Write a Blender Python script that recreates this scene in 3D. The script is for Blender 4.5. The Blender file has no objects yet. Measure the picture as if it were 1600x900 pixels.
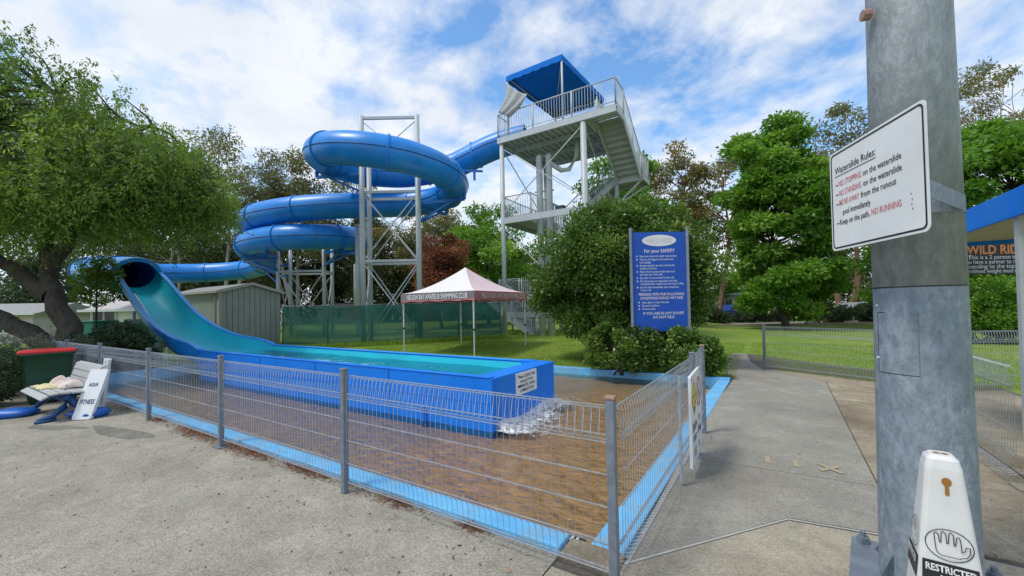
import bpy, math, random
import numpy as np
from mathutils import Matrix, Vector

scene = bpy.context.scene
col = scene.collection
R = math.radians

# ------------------------------------------------------------------ camera
YAW = math.atan2(.528, .849)
CAM = Vector((3.188, -4.555, 1.63))
_p = math.atan(12 / 620.0); _r = R(1.1)
_c, _s = math.cos(YAW), math.sin(YAW)
def _rot(v): return Vector((v[0] * _c - v[1] * _s, v[0] * _s + v[1] * _c, v[2]))
_fw = Vector((0, math.cos(_p), math.sin(_p)))
_up0 = Vector((0, -math.sin(_p), math.cos(_p))); _rt0 = Vector((1, 0, 0))
_up = _up0 * math.cos(_r) + _rt0 * math.sin(_r)
_rt = _rt0 * math.cos(_r) - _up0 * math.sin(_r)
_fw, _up, _rt = _rot(_fw), _rot(_up), _rot(_rt)
cd = bpy.data.cameras.new("camera")
cam = bpy.data.objects.new("camera", cd); col.objects.link(cam)
cam.matrix_world = Matrix(((_rt.x, _up.x, -_fw.x, CAM.x), (_rt.y, _up.y, -_fw.y, CAM.y),
                           (_rt.z, _up.z, -_fw.z, CAM.z), (0, 0, 0, 1)))
cd.sensor_fit = 'HORIZONTAL'; cd.sensor_width = 36.0
cd.lens = 36.0 * 620.0 / 1600.0
cd.shift_y = 18.0 / 1600.0
cd.clip_start = 0.05; cd.clip_end = 2000
scene.camera = cam

# ------------------------------------------------------------------ sky and sun
SUN_EL, SUN_AZ = R(60), R(215)      # azimuth: direction the light comes from, from +Y clockwise
world = bpy.data.worlds.new("World"); scene.world = world; world.use_nodes = True
nt = world.node_tree; nt.nodes.clear()
def wn(t, **k):
    n = nt.nodes.new(t)
    for a, b in k.items(): setattr(n, a, b)
    return n
sky = wn('ShaderNodeTexSky', sky_type='NISHITA', sun_disc=False)
sky.sun_elevation = SUN_EL; sky.sun_rotation = SUN_AZ
sky.air_density = 1.0; sky.dust_density = 0.3; sky.ozone_density = 2.5
tc = wn('ShaderNodeTexCoord'); sep = wn('ShaderNodeSeparateXYZ')
nt.links.new(tc.outputs['Generated'], sep.inputs[0])
def wm(op, a, b):
    n = wn('ShaderNodeMath', operation=op)
    for i, q in enumerate((a, b)):
        if isinstance(q, (int, float)): n.inputs[i].default_value = q
        else: nt.links.new(q, n.inputs[i])
    return n.outputs[0]
zz = wm('ADD', wm('MAXIMUM', sep.outputs[2], 0.0), 0.27)
cmb = wn('ShaderNodeCombineXYZ')
nt.links.new(wm('DIVIDE', sep.outputs[0], zz), cmb.inputs[0])
nt.links.new(wm('DIVIDE', sep.outputs[1], zz), cmb.inputs[1])
mp = wn('ShaderNodeMapping'); mp.inputs['Location'].default_value = (3.1, 7.4, 0)
mp.inputs['Rotation'].default_value = (0, 0, 0.5); mp.inputs['Scale'].default_value = (1.45, 1.6, 1)
nt.links.new(cmb.outputs[0], mp.inputs[0])
def noise(scale, det, rough, dist=0.0):
    n = wn('ShaderNodeTexNoise'); n.inputs['Scale'].default_value = scale
    n.inputs['Detail'].default_value = det; n.inputs['Roughness'].default_value = rough
    n.inputs['Distortion'].default_value = dist
    nt.links.new(mp.outputs[0], n.inputs['Vector']); return n.outputs['Fac']
big = noise(0.75, 3, 0.5); fine = noise(3.3, 10, 0.60, 0.15)
cov = wm('ADD', wm('ADD', wm('MULTIPLY', big, 0.5), wm('MULTIPLY', fine, 0.5)), wm('MULTIPLY', wm('POWER', wm('SUBTRACT', 1.0, wm('MAXIMUM', sep.outputs[2], 0.0)), 7.0), 0.16))
ramp = wn('ShaderNodeValToRGB')
ramp.color_ramp.elements[0].position = 0.40; ramp.color_ramp.elements[0].color = (0, 0, 0, 1)
ramp.color_ramp.elements[1].position = 0.56; ramp.color_ramp.elements[1].color = (1, 1, 1, 1)
nt.links.new(cov, ramp.inputs[0])
ramp2 = wn('ShaderNodeValToRGB')     # thick parts of a cloud are a little greyer
ramp2.color_ramp.elements[0].position = 0.42; ramp2.color_ramp.elements[0].color = (9.4, 9.65, 10.0, 1)
ramp2.color_ramp.elements[1].position = 0.68; ramp2.color_ramp.elements[1].color = (7.7, 8.15, 8.8, 1)
nt.links.new(noise(1.7, 6, 0.55), ramp2.inputs[0])
skyg = wn('ShaderNodeMix', data_type='RGBA', blend_type='MULTIPLY'); skyg.inputs[0].default_value = 1.0
nt.links.new(sky.outputs[0], skyg.inputs[6]); skyg.inputs[7].default_value = (1.75, 2.25, 2.45, 1)
mixc = wn('ShaderNodeMix', data_type='RGBA')
nt.links.new(wm('MULTIPLY', ramp.outputs[0], 0.93), mixc.inputs[0])
nt.links.new(skyg.outputs[2], mixc.inputs[6]); nt.links.new(ramp2.outputs[0], mixc.inputs[7])
bg = wn('ShaderNodeBackground'); bg.inputs[1].default_value = 0.085
nt.links.new(mixc.outputs[2], bg.inputs[0])
wo = wn('ShaderNodeOutputWorld'); nt.links.new(bg.outputs[0], wo.inputs[0])

sl = bpy.data.lights.new("sun", 'SUN'); sl.energy = 2.0; sl.angle = R(12); sl.color = (1.0, 0.95, 0.86)
sun = bpy.data.objects.new("sun", sl); col.objects.link(sun)
_d = Vector((math.sin(SUN_AZ) * math.cos(SUN_EL), math.cos(SUN_AZ) * math.cos(SUN_EL), math.sin(SUN_EL)))
sun.rotation_euler = _d.to_track_quat('Z', 'Y').to_euler()
scene.view_settings.view_transform = 'Standard'; scene.view_settings.look = 'None'
scene.view_settings.gamma = 1.0; scene.view_settings.use_curve_mapping = False
scene.view_settings.exposure = 0.28

# ------------------------------------------------------------------ helpers
def O(X, Y):
    """survey coordinates (camera at the origin) to scene coordinates"""
    return (.849 * (X + .302) - .528 * (Y - 5.553), .528 * (X + .302) + .849 * (Y - 5.553))
def O3(X, Y, Z): a = O(X, Y); return Vector((a[0], a[1], Z))

class MB:
    def __init__(s): s.v = []; s.f = []
    def add(s, vs, fs):
        b = len(s.v); s.v += [tuple(v) for v in vs]; s.f += [tuple(i + b for i in f) for f in fs]; return s
    def box(s, x0, x1, y0, y1, z0, z1):
        return s.add([(x0, y0, z0), (x1, y0, z0), (x1, y1, z0), (x0, y1, z0), (x0, y0, z1), (x1, y0, z1), (x1, y1, z1), (x0, y1, z1)],
                     [(0, 3, 2, 1), (4, 5, 6, 7), (0, 1, 5, 4), (1, 2, 6, 5), (2, 3, 7, 6), (3, 0, 4, 7)])
    def cbox(s, c, sx, sy, sz, rz=0.0):
        c = Vector(c); ca, sa = math.cos(rz), math.sin(rz); vs = []
        for z in (-.5, .5):
            for x, y in ((-.5, -.5), (.5, -.5), (.5, .5), (-.5, .5)):
                a, b = x * sx, y * sy
                vs.append((c.x + a * ca - b * sa, c.y + a * sa + b * ca, c.z + z * sz))
        return s.add(vs, [(0, 3, 2, 1), (4, 5, 6, 7), (0, 1, 5, 4), (1, 2, 6, 5), (2, 3, 7, 6), (3, 0, 4, 7)])
    def bar(s, p, q, a, b=None, up=(0, 0, 1)):
        """rectangular bar from p to q, a wide, b high"""
        b = a if b is None else b
        p, q = Vector(p), Vector(q); t = (q - p).normalized(); up = Vector(up)
        if abs(t.dot(up)) > .97: up = Vector((0, 1, 0))
        sd = t.cross(up).normalized(); u = sd.cross(t); vs = []
        for e in (p, q):
            for i, j in ((-.5, -.5), (.5, -.5), (.5, .5), (-.5, .5)):
                vs.append(e + sd * i * a + u * j * b)
        return s.add(vs, [(0, 1, 2, 3), (7, 6, 5, 4), (0, 4, 5, 1), (1, 5, 6, 2), (2, 6, 7, 3), (3, 7, 4, 0)])
    def tube(s, pts, r, n=8, cap=True, up=(0, 0, 1)):
        pts = [Vector(p) for p in pts]; m = len(pts)
        rr = r if isinstance(r, (list, tuple)) else [r] * m
        b = len(s.v); upv = Vector(up)
        for i, p in enumerate(pts):
            t = (pts[min(i + 1, m - 1)] - pts[max(i - 1, 0)]).normalized()
            u0 = upv if abs(t.dot(upv)) < .95 else Vector((0.3, 1, 0)).normalized()
            sd = t.cross(u0).normalized(); u = sd.cross(t)
            for k in range(n):
                a = 2 * math.pi * (k + .5) / n
                s.v.append(tuple(p + (sd * math.cos(a) + u * math.sin(a)) * rr[i]))
        for i in range(m - 1):
            for k in range(n):
                k2 = (k + 1) % n
                s.f.append((b + i * n + k, b + i * n + k2, b + (i + 1) * n + k2, b + (i + 1) * n + k))
        if cap:
            s.f.append(tuple(b + k for k in range(n))[::-1]); s.f.append(tuple(b + (m - 1) * n + k for k in range(n)))
        return s
    def prism(s, poly, z0, z1):
        n = len(poly)
        ar = sum(poly[i][0] * poly[(i + 1) % n][1] - poly[(i + 1) % n][0] * poly[i][1] for i in range(n))
        if ar < 0: poly = poly[::-1]
        vs = [(x, y, z0) for x, y in poly] + [(x, y, z1) for x, y in poly]
        fs = [tuple(range(n))[::-1], tuple(range(n, 2 * n))]
        for i in range(n): j = (i + 1) % n; fs.append((i, j, n + j, n + i))
        return s.add(vs, fs)
    def plate(s, org, ex, ey, poly, t):
        """polygon poly in the plane (ex, ey) through org, thickness t along the normal (front face at 0)"""
        org, ex, ey = Vector(org), Vector(ex), Vector(ey); nn = ex.cross(ey)
        n = len(poly); vs = [org + ex * a + ey * b for a, b in poly] + [org + ex * a + ey * b - nn * t for a, b in poly]
        fs = [tuple(range(n)), tuple(range(n, 2 * n))[::-1]]
        for i in range(n): j = (i + 1) % n; fs.append((j, i, n + i, n + j))
        return s.add(vs, fs)
    def mesh(s, name, mat, smooth=False):
        me = bpy.data.meshes.new(name); me.from_pydata(s.v, [], s.f)
        if mat: me.materials.append(mat)
        if smooth: me.polygons.foreach_set('use_smooth', [True] * len(me.polygons))
        me.update(); return me
    def build(s, name, mat, parent=None, smooth=False, bevel=0.0):
        o = ob(name, s.mesh(name, mat, smooth), parent)
        if bevel:
            m = o.modifiers.new('bevel', 'BEVEL'); m.width = bevel; m.segments = 2; m.limit_method = 'ANGLE'; m.angle_limit = R(40)
        return o

def ob(name, me, parent=None, loc=None):
    o = bpy.data.objects.new(name, me); col.objects.link(o)
    if loc is not None: o.location = loc
    if parent is not None:
        o.parent = parent
        o.matrix_parent_inverse = wmat(parent).inverted()
    return o
def wmat(o):
    m = Matrix.LocRotScale(o.location, o.rotation_euler, o.scale)
    if o.parent is None: return m
    return wmat(o.parent) @ o.matrix_parent_inverse @ m
def tag(o, label=None, cat=None, group=None, kind=None):
    if label: o['label'] = label
    if cat: o['category'] = cat
    if group: o['group'] = group
    if kind: o['kind'] = kind
    return o
def thing(name, label, cat, loc=(0, 0, 0), group=None):
    o = bpy.data.objects.new(name, None); col.objects.link(o); o.location = loc; o.empty_display_size = .1
    return tag(o, label, cat, group)

# ------------------------------------------------------------------ materials
def newmat(name):
    m = bpy.data.materials.new(name); m.use_nodes = True
    n = m.node_tree; n.nodes.clear(); return m, n
def surf(name, c1, c2=None, scale=4.0, rough=.6, bump=0.0, bscale=60.0, metal=0.0, spec=.5, det=6, c3=None, scale3=.5, amt3=.5, rvar=0.1, lo=.35, hi=.65, stretch=None):
    m, t = newmat(name); L = t.links.new
    out = t.nodes.new('ShaderNodeOutputMaterial'); b = t.nodes.new('ShaderNodeBsdfPrincipled'); L(b.outputs[0], out.inputs[0])
    g = t.nodes.new('ShaderNodeNewGeometry'); vec = g.outputs['Position']
    if stretch:
        mpn = t.nodes.new('ShaderNodeMapping'); mpn.inputs['Scale'].default_value = stretch; L(vec, mpn.inputs[0]); vec = mpn.outputs[0]
    b.inputs['Roughness'].default_value = rough; b.inputs['Metallic'].default_value = metal; b.inputs['Specular IOR Level'].default_value = spec
    b.inputs['Base Color'].default_value = (*c1, 1)
    if c2:
        no = t.nodes.new('ShaderNodeTexNoise'); no.inputs['Scale'].default_value = scale; no.inputs['Detail'].default_value = det; no.inputs['Roughness'].default_value = .65
        L(vec, no.inputs['Vector'])
        r = t.nodes.new('ShaderNodeValToRGB'); e = r.color_ramp.elements
        e[0].position = lo; e[0].color = (*c1, 1); e[1].position = hi; e[1].color = (*c2, 1); L(no.outputs['Fac'], r.inputs[0])
        last = r.outputs[0]
        if c3:
            n3 = t.nodes.new('ShaderNodeTexNoise'); n3.inputs['Scale'].default_value = scale3; n3.inputs['Detail'].default_value = 5; n3.inputs['Roughness'].default_value = .6
            L(vec, n3.inputs['Vector'])
            r3 = t.nodes.new('ShaderNodeValToRGB'); r3.color_ramp.elements[0].position = .45; r3.color_ramp.elements[1].position = .68
            r3.color_ramp.elements[1].color = (amt3, amt3, amt3, 1); L(n3.outputs['Fac'], r3.inputs[0])
            mx = t.nodes.new('ShaderNodeMix'); mx.data_type = 'RGBA'; L(r3.outputs[0], mx.inputs[0]); L(last, mx.inputs[6]); mx.inputs[7].default_value = (*c3, 1); last = mx.outputs[2]
        L(last, b.inputs['Base Color'])
        if rvar:
            mr = t.nodes.new('ShaderNodeMapRange'); L(no.outputs['Fac'], mr.inputs[0]); mr.inputs[3].default_value = max(0, rough - rvar); mr.inputs[4].default_value = min(1, rough + rvar); L(mr.outputs[0], b.inputs['Roughness'])
    if bump:
        nb = t.nodes.new('ShaderNodeTexNoise'); nb.inputs['Scale'].default_value = bscale; nb.inputs['Detail'].default_value = 4; L(vec, nb.inputs['Vector'])
        bp = t.nodes.new('ShaderNodeBump'); bp.inputs['Strength'].default_value = bump; bp.inputs['Distance'].default_value = .02; L(nb.outputs['Fac'], bp.inputs['Height']); L(bp.outputs[0], b.inputs['Normal'])
    return m
def concrete(name, c1, c2, dark, speck=.35, amt=.55):
    """weathered concrete: mottled, stained, with exposed aggregate"""
    m, t = newmat(name); L = t.links.new
    out = t.nodes.new('ShaderNodeOutputMaterial'); b = t.nodes.new('ShaderNodeBsdfPrincipled'); L(b.outputs[0], out.inputs[0])
    b.inputs['Roughness'].default_value = .88; b.inputs['Specular IOR Level'].default_value = .3
    g = t.nodes.new('ShaderNodeNewGeometry'); vec = g.outputs['Position']
    def nz(sc, d=6, ro=.65):
        n = t.nodes.new('ShaderNodeTexNoise'); n.inputs['Scale'].default_value = sc; n.inputs['Detail'].default_value = d; n.inputs['Roughness'].default_value = ro; L(vec, n.inputs['Vector']); return n.outputs['Fac']
    def rp(f, p0, p1, a=(0, 0, 0), bb=(1, 1, 1)):
        r = t.nodes.new('ShaderNodeValToRGB'); r.color_ramp.elements[0].position = p0; r.color_ramp.elements[1].position = p1
        r.color_ramp.elements[0].color = (*a, 1); r.color_ramp.elements[1].color = (*bb, 1); L(f, r.inputs[0]); return r.outputs[0]
    def mx(f, a, bb, mode='MIX'):
        n = t.nodes.new('ShaderNodeMix'); n.data_type = 'RGBA'; n.blend_type = mode
        for i, q in ((0, f), (6, a), (7, bb)):
            if isinstance(q, (int, float)): n.inputs[i].default_value = q
            elif isinstance(q, tuple): n.inputs[i].default_value = (*q, 1)
            else: L(q, n.inputs[i])
        return n.outputs[2]
    base = rp(nz(2.6, 8, .7), .3, .7, c1, c2)
    base = mx(rp(nz(.55, 6, .62), .46, .68, (0, 0, 0), (amt,) * 3), base, dark)
    base = mx(rp(nz(7.5, 6, .7), .50, .74, (0, 0, 0), (amt * .7,) * 3), base, dark)
    base = mx(rp(nz(1.3, 7, .7), .56, .70, (0, 0, 0), (.45,) * 3), base, tuple(min(1, q * 1.18) for q in c2))
    v = t.nodes.new('ShaderNodeTexVoronoi'); v.inputs['Scale'].default_value = 95; L(vec, v.inputs['Vector'])
    cell = t.nodes.new('ShaderNodeSeparateColor'); L(v.outputs['Color'], cell.inputs[0])
    sp = rp(cell.outputs[0], .0, 1., (1 - speck,) * 3, (1 + speck * .8,) * 3)
    base = mx(1.0, base, sp, 'MULTIPLY')
    base = mx(rp(nz(26, 5, .7), .60, .72, (0, 0, 0), (.35,) * 3), base, tuple(q * .55 for q in dark))
    L(base, b.inputs['Base Color'])
    bp = t.nodes.new('ShaderNodeBump'); bp.inputs['Strength'].default_value = .45; bp.inputs['Distance'].default_value = .012
    ad = t.nodes.new('ShaderNodeMath'); ad.operation = 'ADD'; L(nz(70, 4), ad.inputs[0]); L(v.outputs['Distance'], ad.inputs[1]); L(ad.outputs[0], bp.inputs['Height'])
    L(bp.outputs[0], b.inputs['Normal'])
    return m
def leafmat(name, c1, c2, c3=None, trans=.35, rough=.5):
    """leaves: colour varies from leaf to leaf and clump to clump by the 'tint' attribute"""
    m, t = newmat(name); L = t.links.new
    out = t.nodes.new('ShaderNodeOutputMaterial'); b = t.nodes.new('ShaderNodeBsdfPrincipled')
    b.inputs['Roughness'].default_value = rough; b.inputs['Specular IOR Level'].default_value = .35
    at = t.nodes.new('ShaderNodeAttribute'); at.attribute_name = 'tint'
    r = t.nodes.new('ShaderNodeValToRGB'); e = r.color_ramp.elements
    e[0].position = 0; e[0].color = (*c1, 1); e[1].position = .8; e[1].color = (*c2, 1)
    if c3: n = e.new(1.0); n.color = (*c3, 1)
    L(at.outputs['Fac'], r.inputs[0]); L(r.outputs[0], b.inputs['Base Color'])
    tr = t.nodes.new('ShaderNodeBsdfTranslucent')
    hs = t.nodes.new('ShaderNodeHueSaturation'); hs.inputs['Value'].default_value = 1.5; hs.inputs['Saturation'].default_value = 1.1; L(r.outputs[0], hs.inputs['Color']); L(hs.outputs[0], tr.inputs[0])
    mx = t.nodes.new('ShaderNodeMixShader'); mx.inputs[0].default_value = trans; L(b.outputs[0], mx.inputs[1]); L(tr.outputs[0], mx.inputs[2]); L(mx.outputs[0], out.inputs[0])
    return m
M = {}
M['conc'] = concrete('concrete_apron', (.27, .250, .20), (.385, .358, .295), (.19, .175, .14), .26, .6)
M['conc_path'] = concrete('concrete_path', (.255, .240, .205), (.345, .325, .28), (.18, .17, .145), .2, .55)
M['conc_light'] = concrete('concrete_light', (.31, .28, .215), (.43, .39, .305), (.22, .185, .135), .2, .7)
M['conc_brown'] = concrete('concrete_brown', (.24, .195, .13), (.40, .35, .26), (.13, .10, .065), .22, .8)
M['groove'] = surf('joint_filler', (.07, .062, .05), (.12, .11, .09), 20, .95)
M['caulk'] = surf('joint_sealant', (.36, .355, .32), (.46, .45, .41), 9, .8)
M['galv'] = surf('galvanised_steel', (.16, .19, .235), (.23, .265, .31), 14, .5, metal=.3, spec=.5, c3=(.15, .16, .18), scale3=3, amt3=.5)
M['wire'] = surf('galvanised_wire', (.36, .395, .44), (.48, .515, .56), 20, .4, metal=.4)
M['rustcap'] = surf('rusty_cap', (.26, .13, .09), (.36, .24, .20), 60, .7)
M['pole'] = surf('weathered_galvanised_pole', (.165, .205, .245), (.36, .415, .47), 24, .5, .3, 70, metal=.1, spec=.4, c3=(.185, .22, .25), scale3=7, amt3=.6, stretch=(1, 1, .5), lo=.36, hi=.76, det=12)
M['poletop'] = surf('weathered_galvanised_pole_upper', (.205, .235, .245), (.37, .405, .42), 24, .5, .3, 70, metal=.1, spec=.4, c3=(.19, .215, .22), scale3=7, amt3=.6, stretch=(1, 1, .4), lo=.36, hi=.76, det=12)
M['greypaint'] = surf('grey_painted_steel', (.42, .455, .475), (.50, .53, .545), 6, .45, c3=(.36, .38, .38), scale3=1.5, amt3=.5)
M['deckgrey'] = surf('grey_deck', (.36, .38, .385), (.42, .435, .435), 5, .6)
def paint(name, c, r=.3, var=.85, scale=1.5, spec=.5):
    return surf(name, tuple(q * var for q in c), c, scale, r, .03, 8, spec=spec, rvar=.08)
M['blue'] = surf('blue_gelcoat', (.005, .185, .58), (.006, .235, .72), .9, .36, .03, 8, spec=.45, rvar=.1, c3=(.04, .27, .66), scale3=1.3, amt3=.6)
M['seam'] = paint('dark_blue_joint', (.004, .06, .22), .5)
M['bluearm'] = paint('blue_painted_steel', (.01, .15, .50), .45)
M['trough'] = surf('blue_fibreglass_paint', (.001, .175, .72), (.002, .205, .83), 1.5, .5, .04, 8, spec=.3, rvar=.1, c3=(.02, .20, .66), scale3=2.5, amt3=.6, stretch=(1, 1, .3))
M['teal'] = paint('turquoise_lining', (.025, .60, .75), .4, .85, 1.2)
M['rim'] = paint('light_blue_rim', (.03, .33, .84), .4)
M['kerb'] = surf('sky_blue_kerb_paint', (.10, .40, .72), (.16, .49, .80), 3, .6, .15, 60, c3=(.24, .36, .44), scale3=4.5, amt3=.7)
M['grate'] = surf('white_grate', (.62, .62, .58), (.72, .72, .68), 30, .6)
M['white'] = surf('white_board', (.66, .68, .69), (.74, .755, .76), 3, .45, rvar=.05)
M['whitepaint'] = surf('white_wall_paint', (.62, .62, .60), (.70, .70, .68), 2, .7)
M['black'] = surf('black_print', (.015, .016, .02), None, rough=.5)
M['navyink'] = surf('faded_blue_ink', (.05, .08, .17), (.12, .16, .26), 30, .7)
M['red'] = surf('red_print', (.52, .10, .11), (.62, .22, .22), 40, .5)
M['yellow'] = surf('yellow_print', (.72, .52, .02), (.78, .58, .04), 10, .5)
M['signblue'] = surf('blue_sign_enamel', (.012, .075, .40), (.02, .10, .47), 3, .45, spec=.3)
M['signtext'] = surf('pale_print', (.62, .64, .72), (.52, .54, .64), 60, .6)
M['pinktext'] = surf('faded_red_print', (.70, .58, .60), (.62, .60, .68), 50, .6)
M['ghost'] = surf('bleached_print', (.70, .60, .56), (.62, .62, .64), 25, .6)
M['orange'] = surf('orange_print', (.62, .20, .06), (.68, .28, .10), 30, .6)
M['canvas'] = paint('blue_canvas', (.003, .17, .66), .8, .85, 3, .2)
M['cloth'] = surf('grey_shade_cloth', (.33, .34, .345), (.42, .43, .43), 8, .9)
M['binred'] = paint('red_plastic', (.52, .015, .02), .4)
M['bingreen'] = paint('dark_green_plastic', (.016, .075, .040), .42)
M['benchslat'] = surf('grey_bench_slat', (.36, .38, .38), (.45, .465, .46), 12, .55, stretch=(1, 6, 6))
M['benchblue'] = paint('blue_cast_iron', (.018, .085, .24), .45)
M['matblue'] = paint('blue_vinyl', (.01, .115, .47), .4)
M['towel1'] = surf('cream_towel', (.62, .54, .28), (.70, .62, .36), 30, .95, .3, 120)
M['towel2'] = surf('white_towel', (.66, .60, .55), (.58, .44, .38), 9, .95, .3, 120)
M['shed'] = surf('grey_green_sheet_steel', (.235, .27, .245), (.275, .31, .28), 2.5, .5)
M['shedtrim'] = surf('beige_shed_trim', (.34, .32, .28), (.40, .38, .34), 5, .55)
M['shroof'] = surf('shed_roof', (.24, .24, .22), (.30, .295, .275), 4, .5)
M['mqwhite'] = surf('marquee_white', (.70, .66, .66), (.76, .73, .73), 3, .8)
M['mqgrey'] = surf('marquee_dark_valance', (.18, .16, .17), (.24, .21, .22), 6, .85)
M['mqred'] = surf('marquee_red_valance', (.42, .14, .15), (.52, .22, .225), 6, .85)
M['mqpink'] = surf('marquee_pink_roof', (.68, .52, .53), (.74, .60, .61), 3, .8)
M['alu'] = surf('aluminium_leg', (.55, .56, .57), (.62, .63, .64), 9, .4, metal=.3)
M['conewhite'] = surf('white_plastic_cone', (.60, .60, .585), (.68, .68, .66), 6, .5)
M['coneorange'] = surf('cone_inner', (.30, .13, .02), None, rough=.7)
M['grass'] = surf('lawn', (.115, .195, .026), (.195, .295, .050), 1.6, .9, .6, 55, c3=(.27, .30, .075), scale3=.35, amt3=.75, spec=.1)
M['road'] = surf('road_asphalt', (.20, .185, .16), (.26, .24, .21), 3, .9)
M['dirt'] = surf('leaf_strewn_soil', (.085, .065, .04), (.15, .12, .075), 4, .95, .5, 40)
M['bark'] = surf('dark_bark', (.036, .030, .024), (.09, .077, .063), 9, .9, .8, 22, stretch=(1, 1, .35))
M['barkred'] = surf('reddish_smooth_bark', (.22, .105, .055), (.38, .23, .14), 3, .8, .3, 15, stretch=(1, 1, .3))
M['barkgrey'] = surf('pale_grey_bark', (.24, .215, .185), (.42, .39, .34), 4, .85, .3, 18, stretch=(1, 1, .3))
M['leaf_big'] = leafmat('weeping_leaves', (.065, .125, .022), (.200, .300, .055), (.32, .38, .10), .45)
M['leaf_bush'] = leafmat('glossy_bush_leaves', (.040, .092, .017), (.135, .230, .040), (.30, .36, .09), .3, .34)
M['leaf_euc'] = leafmat('eucalypt_leaves', (.078, .092, .034), (.195, .200, .075), (.34, .235, .09), .42)
M['leaf_green'] = leafmat('bright_green_leaves', (.060, .150, .018), (.185, .345, .045), (.29, .43, .075), .42)
M['leaf_dark'] = leafmat('dark_leaves', (.042, .060, .021), (.115, .138, .046), (.18, .175, .062))
M['leaf_red'] = leafmat('rust_red_leaves', (.12, .045, .025), (.29, .115, .06), (.36, .18, .10))
M['leaf_hedge'] = leafmat('hedge_leaves', (.025, .050, .022), (.06, .10, .042), (.12, .16, .08))
M['leaf_grey'] = leafmat('grey_shrub_leaves', (.07, .085, .055), (.16, .18, .12), (.26, .27, .20))
M['blade'] = leafmat('grass_blades', (.13, .22, .028), (.26, .37, .062), (.36, .40, .11), .4, .7)
M['litter'] = leafmat('dead_leaves', (.10, .040, .018), (.28, .125, .06), (.38, .22, .12), .1, .8)
M['foam'] = surf('water_foam', (.78, .79, .80), (.86, .87, .88), 20, .5, .5, 50)
M['glassd'] = surf('dark_window', (.02, .025, .03), None, rough=.12)
M['silver'] = surf('silver_car_paint', (.42, .44, .46), None, rough=.3, metal=.4)
M['tyre'] = surf('tyre_rubber', (.02, .02, .02), None, rough=.85)
M['cream'] = surf('beige_soffit', (.40, .36, .26), (.46, .41, .30), 3, .8)
M['skytank'] = paint('green_plastic_tank', (.012, .17, .12), .5)
M['grime'] = surf('pale_pink_fibro', (.48, .44, .42), (.56, .52, .50), 2, .8)
M['faded'] = surf('worn_yellow_road_paint', (.42, .335, .19), (.30, .275, .22), 22, .85)

def water(name, tint, bump, bscale, rough=.04, refl=1.0):
    m, t = newmat(name); L = t.links.new
    out = t.nodes.new('ShaderNodeOutputMaterial'); g = t.nodes.new('ShaderNodeNewGeometry')
    mp_ = t.nodes.new('ShaderNodeMapping'); mp_.inputs['Scale'].default_value = (1, 1.6, 1); L(g.outputs['Position'], mp_.inputs[0])
    n1 = t.nodes.new('ShaderNodeTexNoise'); n1.inputs['Scale'].default_value = bscale; n1.inputs['Detail'].default_value = 5; n1.inputs['Distortion'].default_value = .6; L(mp_.outputs[0], n1.inputs['Vector'])
    bp = t.nodes.new('ShaderNodeBump'); bp.inputs['Strength'].default_value = bump; bp.inputs['Distance'].default_value = .09; L(n1.outputs['Fac'], bp.inputs['Height'])
    fr = t.nodes.new('ShaderNodeFresnel'); fr.inputs['IOR'].default_value = 1.33; L(bp.outputs[0], fr.inputs['Normal'])
    tr = t.nodes.new('ShaderNodeBsdfTransparent'); tr.inputs[0].default_value = (*tint, 1)
    gl = t.nodes.new('ShaderNodeBsdfGlossy'); gl.inputs['Roughness'].default_value = rough; L(bp.outputs[0], gl.inputs['Normal'])
    mu = t.nodes.new('ShaderNodeMath'); mu.operation = 'MULTIPLY'; L(fr.outputs[0], mu.inputs[0]); mu.inputs[1].default_value = refl
    mx = t.nodes.new('ShaderNodeMixShader'); L(mu.outputs[0], mx.inputs[0]); L(tr.outputs[0], mx.inputs[1]); L(gl.outputs[0], mx.inputs[2]); L(mx.outputs[0], out.inputs[0])
    return m
M['water'] = water('shallow_pool_water', (.90, .81, .66), .8, 6, .14)
M['twater'] = water('runout_water', (.62, .94, .95), .9, 9, .08)

def foammat(name, scale, p0, p1):
    """broken white foam: holes where the noise is low"""
    m, t = newmat(name); L = t.links.new
    out = t.nodes.new('ShaderNodeOutputMaterial'); b = t.nodes.new('ShaderNodeBsdfPrincipled'); b.inputs['Roughness'].default_value = .5; b.inputs['Base Color'].default_value = (.80, .81, .82, 1)
    g = t.nodes.new('ShaderNodeNewGeometry'); n = t.nodes.new('ShaderNodeTexNoise'); n.inputs['Scale'].default_value = scale; n.inputs['Detail'].default_value = 5; n.inputs['Roughness'].default_value = .55; n.inputs['Distortion'].default_value = .0; L(g.outputs['Position'], n.inputs['Vector'])
    at = t.nodes.new('ShaderNodeAttribute'); at.attribute_name = 'tint'; ad = t.nodes.new('ShaderNodeMath'); ad.operation = 'ADD'; L(n.outputs['Fac'], ad.inputs[0]); L(at.outputs['Fac'], ad.inputs[1])
    r = t.nodes.new('ShaderNodeValToRGB'); r.color_ramp.elements[0].position = p0; r.color_ramp.elements[1].position = p1; r.color_ramp.elements[1].color = (.9, .9, .9, 1); L(ad.outputs[0], r.inputs[0])
    bp = t.nodes.new('ShaderNodeBump'); bp.inputs['Strength'].default_value = .2; bp.inputs['Distance'].default_value = .02; L(n.outputs['Fac'], bp.inputs['Height']); L(bp.outputs[0], b.inputs['Normal'])
    tr = t.nodes.new('ShaderNodeBsdfTransparent'); mx = t.nodes.new('ShaderNodeMixShader'); L(r.outputs[0], mx.inputs[0]); L(tr.outputs[0], mx.inputs[1]); L(b.outputs[0], mx.inputs[2]); L(mx.outputs[0], out.inputs[0]); return m
M['foamsheet'] = foammat('broken_foam', 15, .50, .78)
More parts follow.
